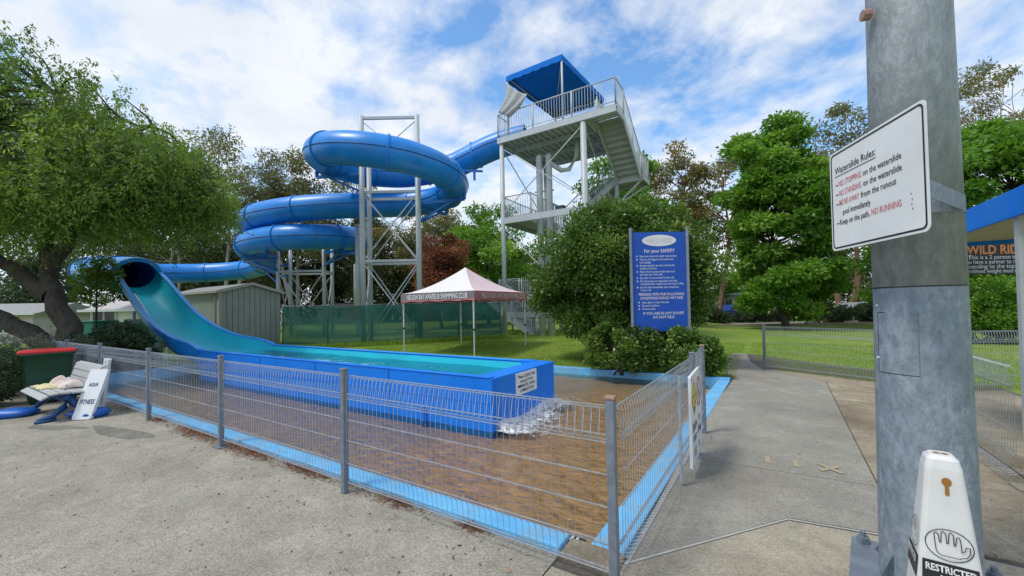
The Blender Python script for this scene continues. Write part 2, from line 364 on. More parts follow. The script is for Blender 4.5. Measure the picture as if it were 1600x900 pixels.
def meshcloth(name, c, alpha):
    """woven shade mesh: a fine weave lets some of the background through"""
    m, t = newmat(name); L = t.links.new
    out = t.nodes.new('ShaderNodeOutputMaterial'); b = t.nodes.new('ShaderNodeBsdfPrincipled'); b.inputs['Roughness'].default_value = .8
    g = t.nodes.new('ShaderNodeNewGeometry'); n = t.nodes.new('ShaderNodeTexNoise'); n.inputs['Scale'].default_value = 1.3; n.inputs['Detail'].default_value = 5; L(g.outputs['Position'], n.inputs['Vector'])
    r = t.nodes.new('ShaderNodeValToRGB'); r.color_ramp.elements[0].position = .3; r.color_ramp.elements[1].position = .7
    r.color_ramp.elements[0].color = (*[q * .75 for q in c], 1); r.color_ramp.elements[1].color = (*c, 1); L(n.outputs['Fac'], r.inputs[0]); L(r.outputs[0], b.inputs['Base Color'])
    tr = t.nodes.new('ShaderNodeBsdfTransparent'); mx = t.nodes.new('ShaderNodeMixShader'); mx.inputs[0].default_value = alpha
    L(tr.outputs[0], mx.inputs[1]); L(b.outputs[0], mx.inputs[2]); L(mx.outputs[0], out.inputs[0]); return m
M['shade'] = meshcloth('green_shade_mesh', (.010, .125, .098), .80)

def pool_floor():
    m, t = newmat('pool_floor'); L = t.links.new
    out = t.nodes.new('ShaderNodeOutputMaterial'); b = t.nodes.new('ShaderNodeBsdfPrincipled'); L(b.outputs[0], out.inputs[0]); b.inputs['Roughness'].default_value = .8
    g = t.nodes.new('ShaderNodeNewGeometry'); sp = t.nodes.new('ShaderNodeSeparateXYZ'); L(g.outputs['Position'], sp.inputs[0])
    def nz(sc, d, ds=0):
        n = t.nodes.new('ShaderNodeTexNoise'); n.inputs['Scale'].default_value = sc; n.inputs['Detail'].default_value = d; n.inputs['Distortion'].default_value = ds; L(g.outputs['Position'], n.inputs['Vector']); return n.outputs['Fac']
    def rp(f, p0, p1, a, bb):
        r = t.nodes.new('ShaderNodeValToRGB'); r.color_ramp.elements[0].position = p0; r.color_ramp.elements[1].position = p1
        r.color_ramp.elements[0].color = (*a, 1); r.color_ramp.elements[1].color = (*bb, 1); L(f, r.inputs[0]); return r.outputs[0]
    def mx(f, a, bb):
        n = t.nodes.new('ShaderNodeMix'); n.data_type = 'RGBA'; L(f, n.inputs[0]); L(a, n.inputs[6]); L(bb, n.inputs[7]); return n.outputs[2]
    grey = rp(nz(2.2, 7), .3, .7, (.25, .215, .175), (.37, .325, .27))
    orange = rp(nz(5, 6, .8), .3, .7, (.33, .235, .13), (.48, .365, .225))
    mr = t.nodes.new('ShaderNodeMapRange'); L(sp.outputs[0], mr.inputs[0]); mr.inputs[1].default_value = -2.2; mr.inputs[2].default_value = 2.6
    ad = t.nodes.new('ShaderNodeMath'); ad.operation = 'ADD'; L(mr.outputs[0], ad.inputs[0]); L(nz(.7, 4), ad.inputs[1])
    c = mx(rp(ad.outputs[0], .72, 1.42, (0, 0, 0), (1, 1, 1)), grey, orange)
    pale = rp(nz(3, 5), .3, .7, (.33, .29, .22), (.42, .37, .29))
    mr2 = t.nodes.new('ShaderNodeMapRange'); L(sp.outputs[1], mr2.inputs[0]); mr2.inputs[1].default_value = 2.9; mr2.inputs[2].default_value = 4.2
    c = mx(mr2.outputs[0], c, pale)
    L(c, b.inputs['Base Color']); return m
M['poolfloor'] = pool_floor()

# ------------------------------------------------------------------ lettering
def text(body, size, org, ex, ey, mat, parent, align='LEFT', bold=0.0, off=.003, sx=1.0, width=None, name='lettering', sp=1.0):
    cu = bpy.data.curves.new('t', 'FONT'); cu.body = body; cu.size = size; cu.align_x = align; cu.offset = bold * size; cu.resolution_u = 2; cu.space_character = sp
    o = bpy.data.objects.new('t', cu); col.objects.link(o)
    me = bpy.data.meshes.new_from_object(o.evaluated_get(bpy.context.evaluated_depsgraph_get()))
    bpy.data.objects.remove(o); bpy.data.curves.remove(cu)
    n = len(me.vertices); co = np.zeros(n * 3); me.vertices.foreach_get('co', co); co = co.reshape(-1, 3)
    if width and n:
        w_ = co[:, 0].max() - co[:, 0].min(); sx = width / w_
    ex, ey, org = np.array(ex, float), np.array(ey, float), np.array(org, float); nn = np.cross(ex, ey)
    co = org + np.outer(co[:, 0] * sx, ex) + np.outer(co[:, 1], ey) + nn * off
    me.vertices.foreach_set('co', co.ravel()); me.materials.clear(); me.materials.append(mat); me.update()
    me.name = name
    return ob(name, me, parent)

def rrect(x0, x1, y0, y1, r, n=5):
    pts = []
    for cx_, cy_, a0 in ((x1 - r, y1 - r, 0), (x0 + r, y1 - r, 90), (x0 + r, y0 + r, 180), (x1 - r, y0 + r, 270)):
        for k in range(n + 1): a = R(a0 + 90 * k / n); pts.append((cx_ + r * math.cos(a), cy_ + r * math.sin(a)))
    return pts
def ellipse(cx_, cy_, rx, ry, n=28): return [(cx_ + rx * math.cos(2 * math.pi * k / n), cy_ + ry * math.sin(2 * math.pi * k / n)) for k in range(n)]
def ringplate(mb, org, ex, ey, outer, inner, off):
    org, ex, ey = Vector(org), Vector(ex), Vector(ey); nn = ex.cross(ey); n = len(outer)
    vs = [org + ex * a + ey * b + nn * off for a, b in outer] + [org + ex * a + ey * b + nn * off for a, b in inner]
    return mb.add(vs, [(i, (i + 1) % n, n + (i + 1) % n, n + i) for i in range(n)])
def strokes(mb, org, ex, ey, pts, wd, off, closed=False):
    org, ex, ey = Vector(org), Vector(ex), Vector(ey); nn = ex.cross(ey)
    n = len(pts)
    for i in range(n if closed else n - 1):
        a, b = Vector(pts[i]), Vector(pts[(i + 1) % n]); d = b - a
        if d.length < 1e-6: continue
        d.normalize(); a2 = a - d * wd * .4; b2 = b + d * wd * .4; s_ = Vector((-d.y, d.x)) * wd / 2
        mb.add([org + ex * q.x + ey * q.y + nn * (off + i * 1.5e-4) for q in (a2 - s_, b2 - s_, b2 + s_, a2 + s_)], [(0, 1, 2, 3)])
    return mb

# ------------------------------------------------------------------ ground
PX0, PX1, PY0, PY1 = -10.6, 2.17, -1.98, 4.9      # inside of the pool
def sm(a): a = max(0., min(1., a)); return a * a * (3 - 2 * a)
def lz(x, y):
    if y < 5.05 and -10.9 < x < 2.75: return -.03
    return -.016 + .27 * sm((y - 4.6) / 6.5) * sm((2.2 - x) / 4.0)
def ground_sheet():
    xs = [-400, -200, -120, -80, -60, -45, -35, -28, -22, -18, -15, -12.5, -10.85] + list(np.linspace(-10.0, 2.0, 13)) + [2.42, 3, 4, 5, 6, 7.5, 9, 11, 14, 18, 24, 32, 45, 60, 90, 150, 300]
    ys = [-60, -30, -15, -8, -5, -3, -2.2, -1, 0, 1, 2, 3, 4, 5.08, 5.6, 6.2, 7, 8, 9, 10, 11.5, 13, 15, 18, 22, 27, 33, 40, 50, 65, 90, 140, 250, 500]
    mb = MB(); nx = len(xs)
    mb.v = [(x, y, lz(x, y)) for y in ys for x in xs]
    for j in range(len(ys) - 1):
        for i in range(nx - 1):
            cx_, cy_ = (xs[i] + xs[i + 1]) / 2, (ys[j] + ys[j + 1]) / 2
            if -10.85 < cx_ < 2.42 and -2.2 < cy_ < 5.08: continue
            mb.f.append((j * nx + i, j * nx + i + 1, (j + 1) * nx + i + 1, (j + 1) * nx + i))
    o = mb.build('lawn', M['grass']); tag(o, 'mown green lawn behind the pool and beside the path', 'lawn', kind='structure')
ground_sheet()

# ---- paving: slabs on a dark bed, joints between them
pav = MB().prism([(-10.85, -12), (6.9, -12), (6.9, 6.6), (2.45, 10.6), (2.43, -2.19), (-10.85, -2.19)], -.05, -.012).build('pavement', M['groove'])
tag(pav, 'weathered grey concrete paving in front of and beside the pool', 'pavement', kind='structure')
g = .006
def slab(poly, mat, z=0.0, cx=None):
    return MB().prism(poly, -.045, z).build('slab', mat, pav)
slab([(-10.8, -12), (-4.75 - g, -12), (-4.75 - g, -2.18), (-10.8, -2.18)], M['conc'])
slab([(-4.75 + g, -12), (1.9, -12), (2.0, -4.2), (2.03, -2.18), (-4.75 + g, -2.18)], M['conc'])
slab([(1.9 + g, -12), (6.8, -12), (6.8, -1.0), (3.95, -.86 - g), (3.33, -.94 - g), (2.42, -2.07 - g), (2.38, -2.3), (2.04, -2.3), (2.0 + g, -4.2)], M['conc_light'], .001)
slab([(2.425, -2.04 + g), (3.33, -.90 + g), (3.95, -.82 + g), (4.03, .10 - g), (2.45, .02 - g)], M['conc_path'])
slab([(2.45, .02 + g), (4.03, .10 + g), (4.15, 2.75 - g), (2.52, 2.62 - g)], M['conc_path'])
slab([(2.52, 2.62 + g), (4.15, 2.75 + g), (4.29, 5.58), (3.75, 6.3), (3.2, 6.95), (2.95, 8.2), (2.8, 10.2), (2.45, 10.4), (2.3, 9), (2.5, 6.2), (2.68, 4.95)], M['conc_path'])
slab([(4.03 + g * 2, .10), (4.15 + g * 2, 2.75), (4.29 + g * 2, 5.58), (3.29, 6.85), (3.5, 6.98), (5.85, 5.6), (5.9, 4.4), (5.2, 2.6), (5.16, .6), (5.2, -.83), (3.97, -.8 + g)], M['conc_brown'])
slab([(5.24, -.85), (6.8, -.9), (6.8, 5.9), (6.0, 5.6), (5.92, 4.4), (5.23, 2.6), (5.19, .6)], M['conc_brown'])
jl = MB()
for a, b in (((2.42, -2.055), (3.33, -.92)), ((3.33, -.92), (3.95, -.84)), ((-4.75, -6.5), (-4.75, -2.3))):
    jl.bar((a[0], a[1], .0), (b[0], b[1], .0), .015, .005)
jl.build('joint_sealant', M['caulk'], pav)
jl = MB()
for i, (x, y, l) in enumerate(((3.95, -.84, .5), (4.5, -.84, .6))): pass
# worn yellow painted marks on the path
mk = MB(); ex, ey = Vector((.98, .0, 0)).normalized(), Vector((0, 1, 0))
for pts in ([(0, .16), (0, 0), (.06, 0)], [(.24, 0), (.24, .16)], [(.44, 0), (.58, .16)], [(.58, 0), (.44, .16)]):
    strokes(mk, (3.22, .28, .0), ex, ey, pts, .045, .003 + .0012 * len(mk.v) / 4)
mk.build('painted_mark', M['faded'], pav)
# damp patches near the third post
def blob(cx_, cy_, rx, ry, seed, n=26, rot=0.):
    rnd = random.Random(seed); ph = [rnd.uniform(0, 6.28) for _ in range(4)]; pts = []
    for k in range(n):
        a = 2 * math.pi * k / n; q = 1 + .18 * math.sin(2 * a + ph[0]) + .12 * math.sin(3 * a + ph[1]) + .08 * math.sin(5 * a + ph[2])
        x, y = rx * q * math.cos(a), ry * q * math.sin(a); pts.append((cx_ + x * math.cos(rot) - y * math.sin(rot), cy_ + x * math.sin(rot) + y * math.cos(rot)))
    return pts
M['damp'] = concrete('damp_concrete', (.17, .16, .135), (.25, .235, .20), (.12, .112, .095), .2, .8)
for cx_, cy_, rx, ry, sd, rt in ((-4.35, -2.75, .62, .16, 1, .1), (-5.6, -3.15, .5, .10, 2, .35)):
    poly = blob(cx_, cy_, rx, ry, sd, rot=rt)
    MB().prism(poly, 0.001, .0035).build('damp_patch', M['damp'], pav)

# ---- pool basin
basin = MB().box(PX0 - .2, PX1 + .3, PY0 - .15, PY1 + .2, -.34, -.20).build('pool_floor', M['poolfloor'])
tag(basin, 'shallow splash pool floor stained orange brown', 'pool floor', kind='structure')
wat = MB().add([(PX0, PY0, -.11), (PX1 + .02, PY0, -.11), (PX1 + .02, PY1, -.11), (PX0, PY1, -.11)], [(0, 1, 2, 3)]).build('pool_water', M['water'])
tag(wat, 'thin rippled brown water in the splash pool', 'water', kind='structure')
kerb = thing('pool_kerb', 'sky blue painted concrete kerb around the splash pool', 'kerb', (2.3, -2, 0)); kerb['kind'] = 'structure'
MB().box(-9.9, 2.03, -2.165, -1.98, -.33, .05).build('kerb_section', M['kerb'], kerb, bevel=.012)
MB().prism([(2.17, -1.97), (2.39, -1.97), (2.63, 4.92), (2.41, 4.92)], -.33, .012).build('kerb_section', M['kerb'], kerb, bevel=.01)
MB().box(-10.6, 2.63, 4.925, 5.1, -.33, .05).build('kerb_section', M['kerb'], kerb, bevel=.012)
MB().box(-10.8, -10.6, -2.16, 5.1, -.33, .16).build('kerb_section', M['kerb'], kerb, bevel=.012)
MB().box(2.035, 2.42, -2.19, -1.975, -.33, .02).build('bare_concrete_end', M['conc_brown'], kerb, bevel=.01)
# drain grate along the front kerb
gr = MB()
gr.box(-9.8, 2.1, -1.975, -1.965, -.10, -.02); gr.box(-9.8, 2.1, -1.885, -1.875, -.10, -.02)
go = gr.build('grate_frame', M['galv'], kerb)
gm = MB().box(-.008, .008, -1.963, -1.887, -.05, -.022).mesh('grate_slat', M['grate'])
for i in range(190):
    x = 2.05 - i * .04
    o = ob('grate_slat', gm, go, (x, 0, 0)) if i < 190 else None

# dead leaves blown against the kerb
def quads(P_, d, side, L_, W_):
    n = len(P_); V = np.empty((n, 4, 3))
    V[:, 0] = P_; V[:, 1] = P_ + d * (L_ * .45)[:, None] + side * W_[:, None]; V[:, 2] = P_ + d * L_[:, None]; V[:, 3] = P_ + d * (L_ * .45)[:, None] - side * W_[:, None]
    return V
def quadmesh(name, V, tint, mat):
    n = len(V); me = bpy.data.meshes.new(name)
    me.vertices.add(n * 4); me.vertices.foreach_set('co', V.reshape(-1).astype(np.float32))
    me.loops.add(n * 4); me.loops.foreach_set('vertex_index', np.arange(n * 4, dtype=np.int32))
    me.polygons.add(n); me.polygons.foreach_set('loop_start', np.arange(0, n * 4, 4, dtype=np.int32))
    try: me.polygons.foreach_set('loop_total', np.full(n, 4, dtype=np.int32))
    except Exception: pass
    a = me.attributes.new('tint', 'FLOAT', 'FACE'); a.data.foreach_set('value', np.clip(tint, 0, 1).astype(np.float32))
    me.materials.append(mat); me.update(calc_edges=True); return me
def unit(a): return a / np.maximum(np.linalg.norm(a, axis=1, keepdims=True), 1e-9)
rng = np.random.default_rng(4)
pos = []
for c, l, wd, n in ((-3.3, .75, .09, 900), (-1.95, .62, .08, 800), (-4.7, .25, .07, 260), (-.85, .42, .06, 380), (.55, .3, .05, 240), (1.35, .16, .04, 110), (-.1, .5, .05, 120), (-6.2, .5, .1, 160)):
    pos.append(np.c_[c + rng.normal(0, l * .5, n), -2.18 - np.abs(rng.normal(0, wd, n)), rng.uniform(.006, .03, n)])
pos.append(np.c_[rng.uniform(-9, 2, 240), -2.2 - np.abs(rng.normal(0, .5, 240)), np.full(240, .006)])
pos.append(np.c_[rng.uniform(-6, 2, 420), rng.uniform(-5.2, -2.2, 420), np.full(420, .005)]); pos.append(np.c_[rng.uniform(2.6, 5.8, 120), rng.uniform(-1, 6, 120), np.full(120, .006)])
pos = np.concatenate(pos); n = len(pos); a = rng.uniform(0, 6.28, n)
d = unit(np.c_[np.cos(a), np.sin(a), rng.normal(0, .25, n)]); s_ = unit(np.cross(d, np.c_[rng.normal(0, .3, n), rng.normal(0, .3, n), np.ones(n)]))
o = ob('leaf_litter', quadmesh('leaf_litter', quads(pos, d, s_, np.where(np.arange(n) < n - 540, rng.uniform(.025, .06, n), rng.uniform(.008, .035, n)), rng.uniform(.003, .008, n)), np.where(np.arange(n) < n - 540, rng.uniform(0, 1, n), rng.uniform(0, .25, n)), M['litter']))
tag(o, 'rust brown dead leaves swept against the blue kerb', 'leaves', kind='stuff')

# ------------------------------------------------------------------ wire mesh fences
def wirepath(h):
    return [(.0, .10), (.065, .075), (.055, .20), (.0, .27), (0, h - .20), (.0, h - .05), (.015, h - .012), (.045, h - .03), (.012, h - .20)]
def wire_verts(h, r=.0024):
    mb = MB(); mb.tube([(0, o_, z_) for o_, z_ in wirepath(h)], r, 3, False, up=(1, 0, 0)); return mb
H_F = 1.055
RAILZ = [(0.0, .10), (.066, .075), (.0, .27), (.012, .245), (0, .47), (0, .655), (0, .84 - .0), (.012, H_F - .20), (.0, H_F - .17), (.018, H_F - .008), (.045, H_F - .03)]
def fence(label, pts, sep_panels, flip=1, caps=None, posts=None, base=0.0, tilt=None, wr=.0024, group=None, feet=()):
    t = thing('mesh_fence', label, 'fence', (pts[0][0], pts[0][1], 0), group)
    for i, (x, y) in enumerate(pts):
        if posts and i not in posts: continue
        a = math.atan2(pts[min(i + 1, len(pts) - 1)][1] - pts[max(i - 1, 0)][1], pts[min(i + 1, len(pts) - 1)][0] - pts[max(i - 1, 0)][0])
        p = MB().cbox((x, y, base + .545), .052, .052, 1.09, a).build('post', M['galv'], t, bevel=.006)
        rust = caps and i in caps
        MB().cbox((x, y, base + 1.10), .062, .062, .022, a).build('post_cap', M['rustcap'] if rust else M['galv'], p, bevel=.008)
        if i in feet: MB().cbox((x, y, base + .006), .16, .12, .012, a).build('base_plate', M['galv'], p)
    for i in range(len(pts) - 1):
        A, B = Vector((*pts[i], base)), Vector((*pts[i + 1], base)); dv = B - A; L_ = dv.length; dv.normalize()
        nv = Vector((-dv.y, dv.x, 0)) * flip; ang = math.atan2(dv.y, dv.x)
        rails = MB()
        for o_, z_ in RAILZ:
            rails.tube([A + dv * .03 + nv * o_ + Vector((0, 0, z_)), B - dv * .03 + nv * o_ + Vector((0, 0, z_))], wr * 1.6, 4, False)
        ro = rails.build('wire_panel', M['wire'], t)
        nw = int((L_ - .06) / .05); wm_ = wire_verts(H_F, wr)
        if i in sep_panels:
            if flip < 0: wm_.v = [(x, -y, z) for x, y, z in wm_.v]; wm_.f = [f_[::-1] for f_ in wm_.f]
            me = wm_.mesh('wire', M['wire'])
            for k in range(nw + 1):
                p = A + dv * (.03 + (L_ - .06) * k / max(nw, 1))
                o = bpy.data.objects.new('wire', me); col.objects.link(o); o.location = p; o.rotation_euler = (0, 0, ang); o.parent = ro; o.matrix_parent_inverse = wmat(ro).inverted()
        else:
            w2 = MB()
            for k in range(nw + 1):
                p = A + dv * (.03 + (L_ - .06) * k / max(nw, 1))
                w2.add([p + dv * x + nv * y + Vector((0, 0, z)) for x, y, z in wm_.v], wm_.f)
            wo_ = w2.build('wire_mesh', M['wire'], ro); wo_['kind'] = 'stuff'
    return t
fence('galvanised roll-top wire fence along the front of the splash pool',
      [(2.45, -2.32), (0.0, -2.32), (-2.4, -2.32), (-4.8, -2.32), (-7.3, -2.32), (-9.7, -2.32), (-10.9, -2.32)], {0, 1, 2}, flip=-1, caps={0}, feet={2})
fence('short galvanised wire fence between the splash pool and the concrete path',
      [(2.485, -2.29), (2.56, .1), (2.56, .98)], {0}, flip=1, caps={2}, posts={1, 2}, feet={1})
fence('galvanised wire fence between the path corner and the right lawn',
      [(3.27, 6.92), (5.81, 5.43), (7.4, 6.4)], set(), flip=1)
fence('galvanised wire fence under the kiosk roof beside the steel pole',
      [(5.05, .66), (5.10, 3.3)], set(), flip=1, posts={1})

# ------------------------------------------------------------------ run-out trough
TX0, TX1, TY0, TY1, TZ = -9.45, 0.0, 0.0, 1.95, .635
tr = thing('runout_trough', 'long raised blue fibreglass runout trough with turquoise water inside', 'water trough', (-4.7, 1, -.2))
MB().box(TX0, TX1, TY0, TY0 + .09, -.2, TZ).build('side_wall', M['trough'], tr, bevel=.012)
MB().box(TX0, TX1 - .42, TY1 - .09, TY1, -.2, TZ - .02).build('side_wall', M['trough'], tr, bevel=.012)
MB().box(TX1 - .36, TX1 + .001, TY0 + .092, TY1 + .02, -.2, TZ - .0).build('end_block', M['trough'], tr, bevel=.014)
MB().box(-.62, -.365, TY1 - .10, TY1 + .016, .2, TZ + .012).build('end_corner', M['trough'], tr, bevel=.012)
MB().box(TX0, -.362, TY0 + .092, TY0 + .10, .05, TZ - .03).build('lining', M['teal'], tr)
MB().box(TX0, -.44, TY1 - .098, TY1 - .092, .05, TZ - .045).build('lining', M['teal'], tr)
MB().box(-.372, -.362, TY0 + .1, TY1 - .1, .05, TZ - .05).build('lining', M['teal'], tr)
MB().box(TX0 - 1.0, -.37, TY0 + .1, TY1 - .1, .0, .04).build('trough_floor', M['teal'], tr)
MB().box(TX0, -.03, TY0 - .012, TY0 + .10, TZ + .001, TZ + .02).build('rim', M['trough'], tr, bevel=.008)
MB().box(TX0, -.62, TY1 - .105, TY1 + .012, TZ - .019, TZ + .004).build('rim', M['rim'], tr, bevel=.008)
MB().box(TX0 + .02, -.02, TY0 - .007, TY0 - .001, .28, .30).build('moulding', M['trough'], tr)
MB().box(-1.32, -1.26, TY0 - .05, TY0 - .001, -.19, .12).build('gusset', M['trough'], tr, bevel=.01)
for x in (-2.1, -4.2, -6.3, -8.4): MB().box(x - .006, x + .006, TY0 - .006, TY0 - .0005, -.19, TZ - .01).build('panel_joint', M['seam'], tr)
# rippled water in the trough
def ripple(x0, x1, y0, y1, z, nx, ny, amp, seed):
    rs = np.random.default_rng(seed); X, Y = np.meshgrid(np.linspace(x0, x1, nx), np.linspace(y0, y1, ny)); Z = np.full_like(X, z)
    for k in range(14):
        a = rs.uniform(0, 6.28); f = rs.uniform(2, 9); Z += amp / 6 * np.sin(f * (X * math.cos(a) + Y * math.sin(a)) + rs.uniform(0, 6.28))
    mb = MB(); mb.v = list(zip(X.ravel(), Y.ravel(), Z.ravel()))
    mb.f = [(j * nx + i, j * nx + i + 1, (j + 1) * nx + i + 1, (j + 1) * nx + i) for j in range(ny - 1) for i in range(nx - 1)]
    return mb
o = ripple(TX0 - .2, -.372, TY0 + .1, TY1 - .1, .47, 160, 36, .018, 3).build('runout_water', M['twater'], None, True)
tag(o, 'rippled turquoise water filling the runout trough', 'water', kind='structure')
# foam: sheets of broken froth with height, plus a few drops
def froth(name, label, x0, x1, y0, y1, nx, ny, zf, cf, seed):
    rs_ = np.random.default_rng(seed); mb = MB(); cov = []
    ph = rs_.uniform(0, 6.28, 30); an = rs_.uniform(0, 6.28, 30); fr = np.geomspace(4, 75, 30)
    def nz(x, y): return sum(math.sin(fr[k] * (x * math.cos(an[k]) + y * math.sin(an[k])) + ph[k]) for k in range(30)) / 14
    for j in range(ny + 1):
        for i in range(nx + 1):
            x, y = x0 + (x1 - x0) * i / nx, y0 + (y1 - y0) * j / ny; q = nz(x, y)
            mb.v.append((x, y, zf(x, y, q))); cov.append(cf(x, y, q))
    mb.f = [(j * (nx + 1) + i, j * (nx + 1) + i + 1, (j + 1) * (nx + 1) + i + 1, (j + 1) * (nx + 1) + i) for j in range(ny) for i in range(nx)]
    me = mb.mesh(name, M['foamsheet'], True); a = me.attributes.new('tint', 'FLOAT', 'POINT'); a.data.foreach_set('value', np.array(cov, dtype=np.float32))
    o = ob(name, me); tag(o, label, 'foam', kind='stuff'); return o
froth('white_water', 'white foam gushing out under the end of the trough', .004, 1.5, .05, 2.6, 130, 200,
      lambda x, y, q: -.104 + max(0, (.085 + .035 * math.sin(y * 4.3 + 1)) * math.exp(-(x / .2) ** 1.5) * (1 if .12 < y < 2.05 else .1)) + .006 * q * math.exp(-x * 2),
      lambda x, y, q: .31 - .36 * (x / (.55 + .2 * math.sin(y * 3))) + .10 * q - (.3 if y > 2.05 else 0), 5)
dm = MB(); rs = random.Random(8)
for k in range(1500):
    y = rs.uniform(.12, 2.05); d_ = abs(rs.gauss(0, .16)); z = -.1 + abs(rs.gauss(0, .085)) * math.exp(-d_ * 3) + .02; r = rs.uniform(.002, .007); x = .015 + d_; y += rs.gauss(0, .03)
    dm.add([(x + r, y, z), (x - r, y, z), (x, y + r, z), (x, y - r, z), (x, y, z + r), (x, y, z - r)], [(0, 2, 4), (2, 1, 4), (1, 3, 4), (3, 0, 4), (2, 0, 5), (1, 2, 5), (3, 1, 5), (0, 3, 5)])
o = dm.build('spray', M['foam'], None, True); tag(o, 'spray of white droplets over the foam at the trough end', 'spray', kind='stuff')
froth('foam_streaks', 'white foam streaks on the turquoise trough water', -9.9, -.5, .14, 1.8, 240, 50,
      lambda x, y, q: .488 + .012 * q,
      lambda x, y, q: -.02 + .30 * q - .55 * abs(y - (.55 + .25 * math.sin(x * .9))) + (.20 if x < -7.0 else .10) + (.12 if x < -9.0 else 0), 6)
# notice on the trough end
nb = thing('trough_notice', 'small white notice with black handwriting on the end of the trough', 'notice', (.003, 1.0, .4))
exv, eyv = Vector((0, 1, 0)), Vector((0, 0, 1)); og = Vector((.012, .62, .27))
MB().plate(og, exv, eyv, rrect(0, .66, 0, .34, .02), .009).build('board', M['white'], nb)
for i, (s_t, w_) in enumerate((('Please LEAVE THE', .52), ('runout POOL', .42), ('IMMEDIATELY UPON', .54), ('COMPLETION', .44))):
    text(s_t, .066, og + exv * .33 + eyv * (.255 - i * .073), exv, eyv, M['black'], nb, 'CENTER', .012, width=w_)

# ------------------------------------------------------------------ water slide
PTS = [(0.9, 20.2, 10.3), (0.16, 20.40, 10.22), (-0.96, 20.80, 10.04), (-2.16, 21.20, 9.66), (-3.35, 21.50, 9.28)]
for th, z in ((90, 8.95), (120, 8.88), (150, 8.77), (180, 8.62), (210, 8.40), (240, 8.10), (270, 7.86), (300, 7.70), (330, 7.58), (360, 7.50), (390, 7.45), (420, 7.40)):
    PTS.append((-5.55 + 2.95 * math.cos(R(th)), 18.4 + 3.1 * math.sin(R(th)), z))
PTS += [(-5.75, 21.45, 7.33), (-7.43, 21.10, 7.22), (-9.22, 20.60, 7.07), (-11.4, 20.55, 6.92), (-13.5, 21.3, 6.84), (-15.0, 22.7, 6.80), (-15.4, 24.4, 6.62), (-14.4, 25.9, 6.42),
        (-12.5, 26.4, 6.25), (-10.6, 25.7, 6.08), (-9.3, 24.2, 5.9), (-9.05, 22.6, 5.72), (-9.7, 21.2, 5.58), (-11.2, 20.55, 5.5), (-12.9, 20.9, 5.46), (-14.5, 21.9, 5.42), (-15.5, 23.3, 5.38), (-16.1, 24.9, 5.22),
        (-16.7, 26.6, 5.0), (-17.8, 28.0, 4.8), (-19.5, 28.8, 4.7), (-21.36, 28.8, 4.58), (-22.8, 28.3, 4.5), (-23.9, 27.2, 4.4), (-24.4, 25.4, 4.28), (-24.2, 23.6, 4.14), (-23.1, 21.7, 4.0), (-21.4, 20.0, 3.85), (-19.2, 18.4, 3.66), (-17.0, 16.95, 3.42)]
PTS = [O3(*p) for p in PTS] + [Vector((-17.6, .72, 3.22)), Vector((-17.0, .72, 3.06))]
TR_ = .66
def catmull(P_, step):
    P_ = [2 * P_[0] - P_[1]] + P_ + [2 * P_[-1] - P_[-2]]; out = []
    for i in range(1, len(P_) - 2):
        n = 12
        for k in range(n):
            t = k / n; a, b, c, d = P_[i - 1], P_[i], P_[i + 1], P_[i + 2]
            out.append(.5 * ((2 * b) + (c - a) * t + (2 * a - 5 * b + 4 * c - d) * t * t + (3 * b - a - 3 * c + d) * t ** 3))
    out.append(P_[-2])
    for _ in range(6): out = [out[0]] + [(out[i - 1] + out[i] * 2 + out[i + 1]) / 4 for i in range(1, len(out) - 1)] + [out[-1]]
    res = [out[0]]; acc = 0
    for i in range(1, len(out)):
        seg = (out[i] - out[i - 1]).length; p0 = out[i - 1]; dr = (out[i] - p0).normalized() if seg > 0 else Vector()
        pos_ = 0
        while acc + (seg - pos_) >= step: pos_ += step - acc; acc = 0; res.append(p0 + dr * pos_)
        acc += seg - pos_
    res.append(out[-1]); return res
path = catmull(PTS, .22)
slide = thing('water_slide', 'bright blue enclosed tube slide coiling down to an open turquoise flume', 'water slide', O3(-5.5, 18.4, .1))
def frame(i):
    t = (path[min(i + 1, len(path) - 1)] - path[max(i - 1, 0)]).normalized(); sd = t.cross(Vector((0, 0, 1))).normalized(); return t, sd, sd.cross(t)
def sweep(i0, i1, r, n):
    mb = MB()
    for i in range(i0, i1 + 1):
        t, sd, u = frame(i)
        for k in range(n): a = 2 * math.pi * k / n; mb.v.append(tuple(path[i] + sd * (r * math.cos(a)) + u * (r * math.sin(a))))
    m = i1 - i0
    mb.f = [(i * n + k, (i + 1) * n + k, (i + 1) * n + (k + 1) % n, i * n + (k + 1) % n) for i in range(m) for k in range(n)]
    return mb
SEC = 13; N_ = len(path) - 1
for i0 in range(0, N_, SEC):
    i1 = min(i0 + SEC, N_)
    sec = sweep(i0, i1, TR_, 32).build('tube_section', M['blue'], slide, True)
    for sgn in (-1, 1):
        mb = MB(); pp = []
        for i in range(i0, i1 + 1):
            t, sd, u = frame(i); pp.append(path[i] + sd * sgn * (TR_ + .004) - u * .02)
        mb.tube(pp, .022, 5, False); mb.build('seam', M['seam'], sec, True)
    if i0:
        t, sd, u = frame(i0)
        mb = MB(); n = 32
        prof = [(-.035, TR_ - .01), (-.035, TR_ + .055), (.035, TR_ + .055), (.035, TR_ - .01)]
        for a_, r in prof:
            for k in range(n): a = 2 * math.pi * k / n; mb.v.append(tuple(path[i0] + t * a_ + sd * (r * math.cos(a)) + u * (r * math.sin(a))))
        mb.f = [(j * n + k, j * n + (k + 1) % n, (j + 1) * n + (k + 1) % n, (j + 1) * n + k) for j in range(3) for k in range(n)]
        mb.build('flange', M['blue'], sec)
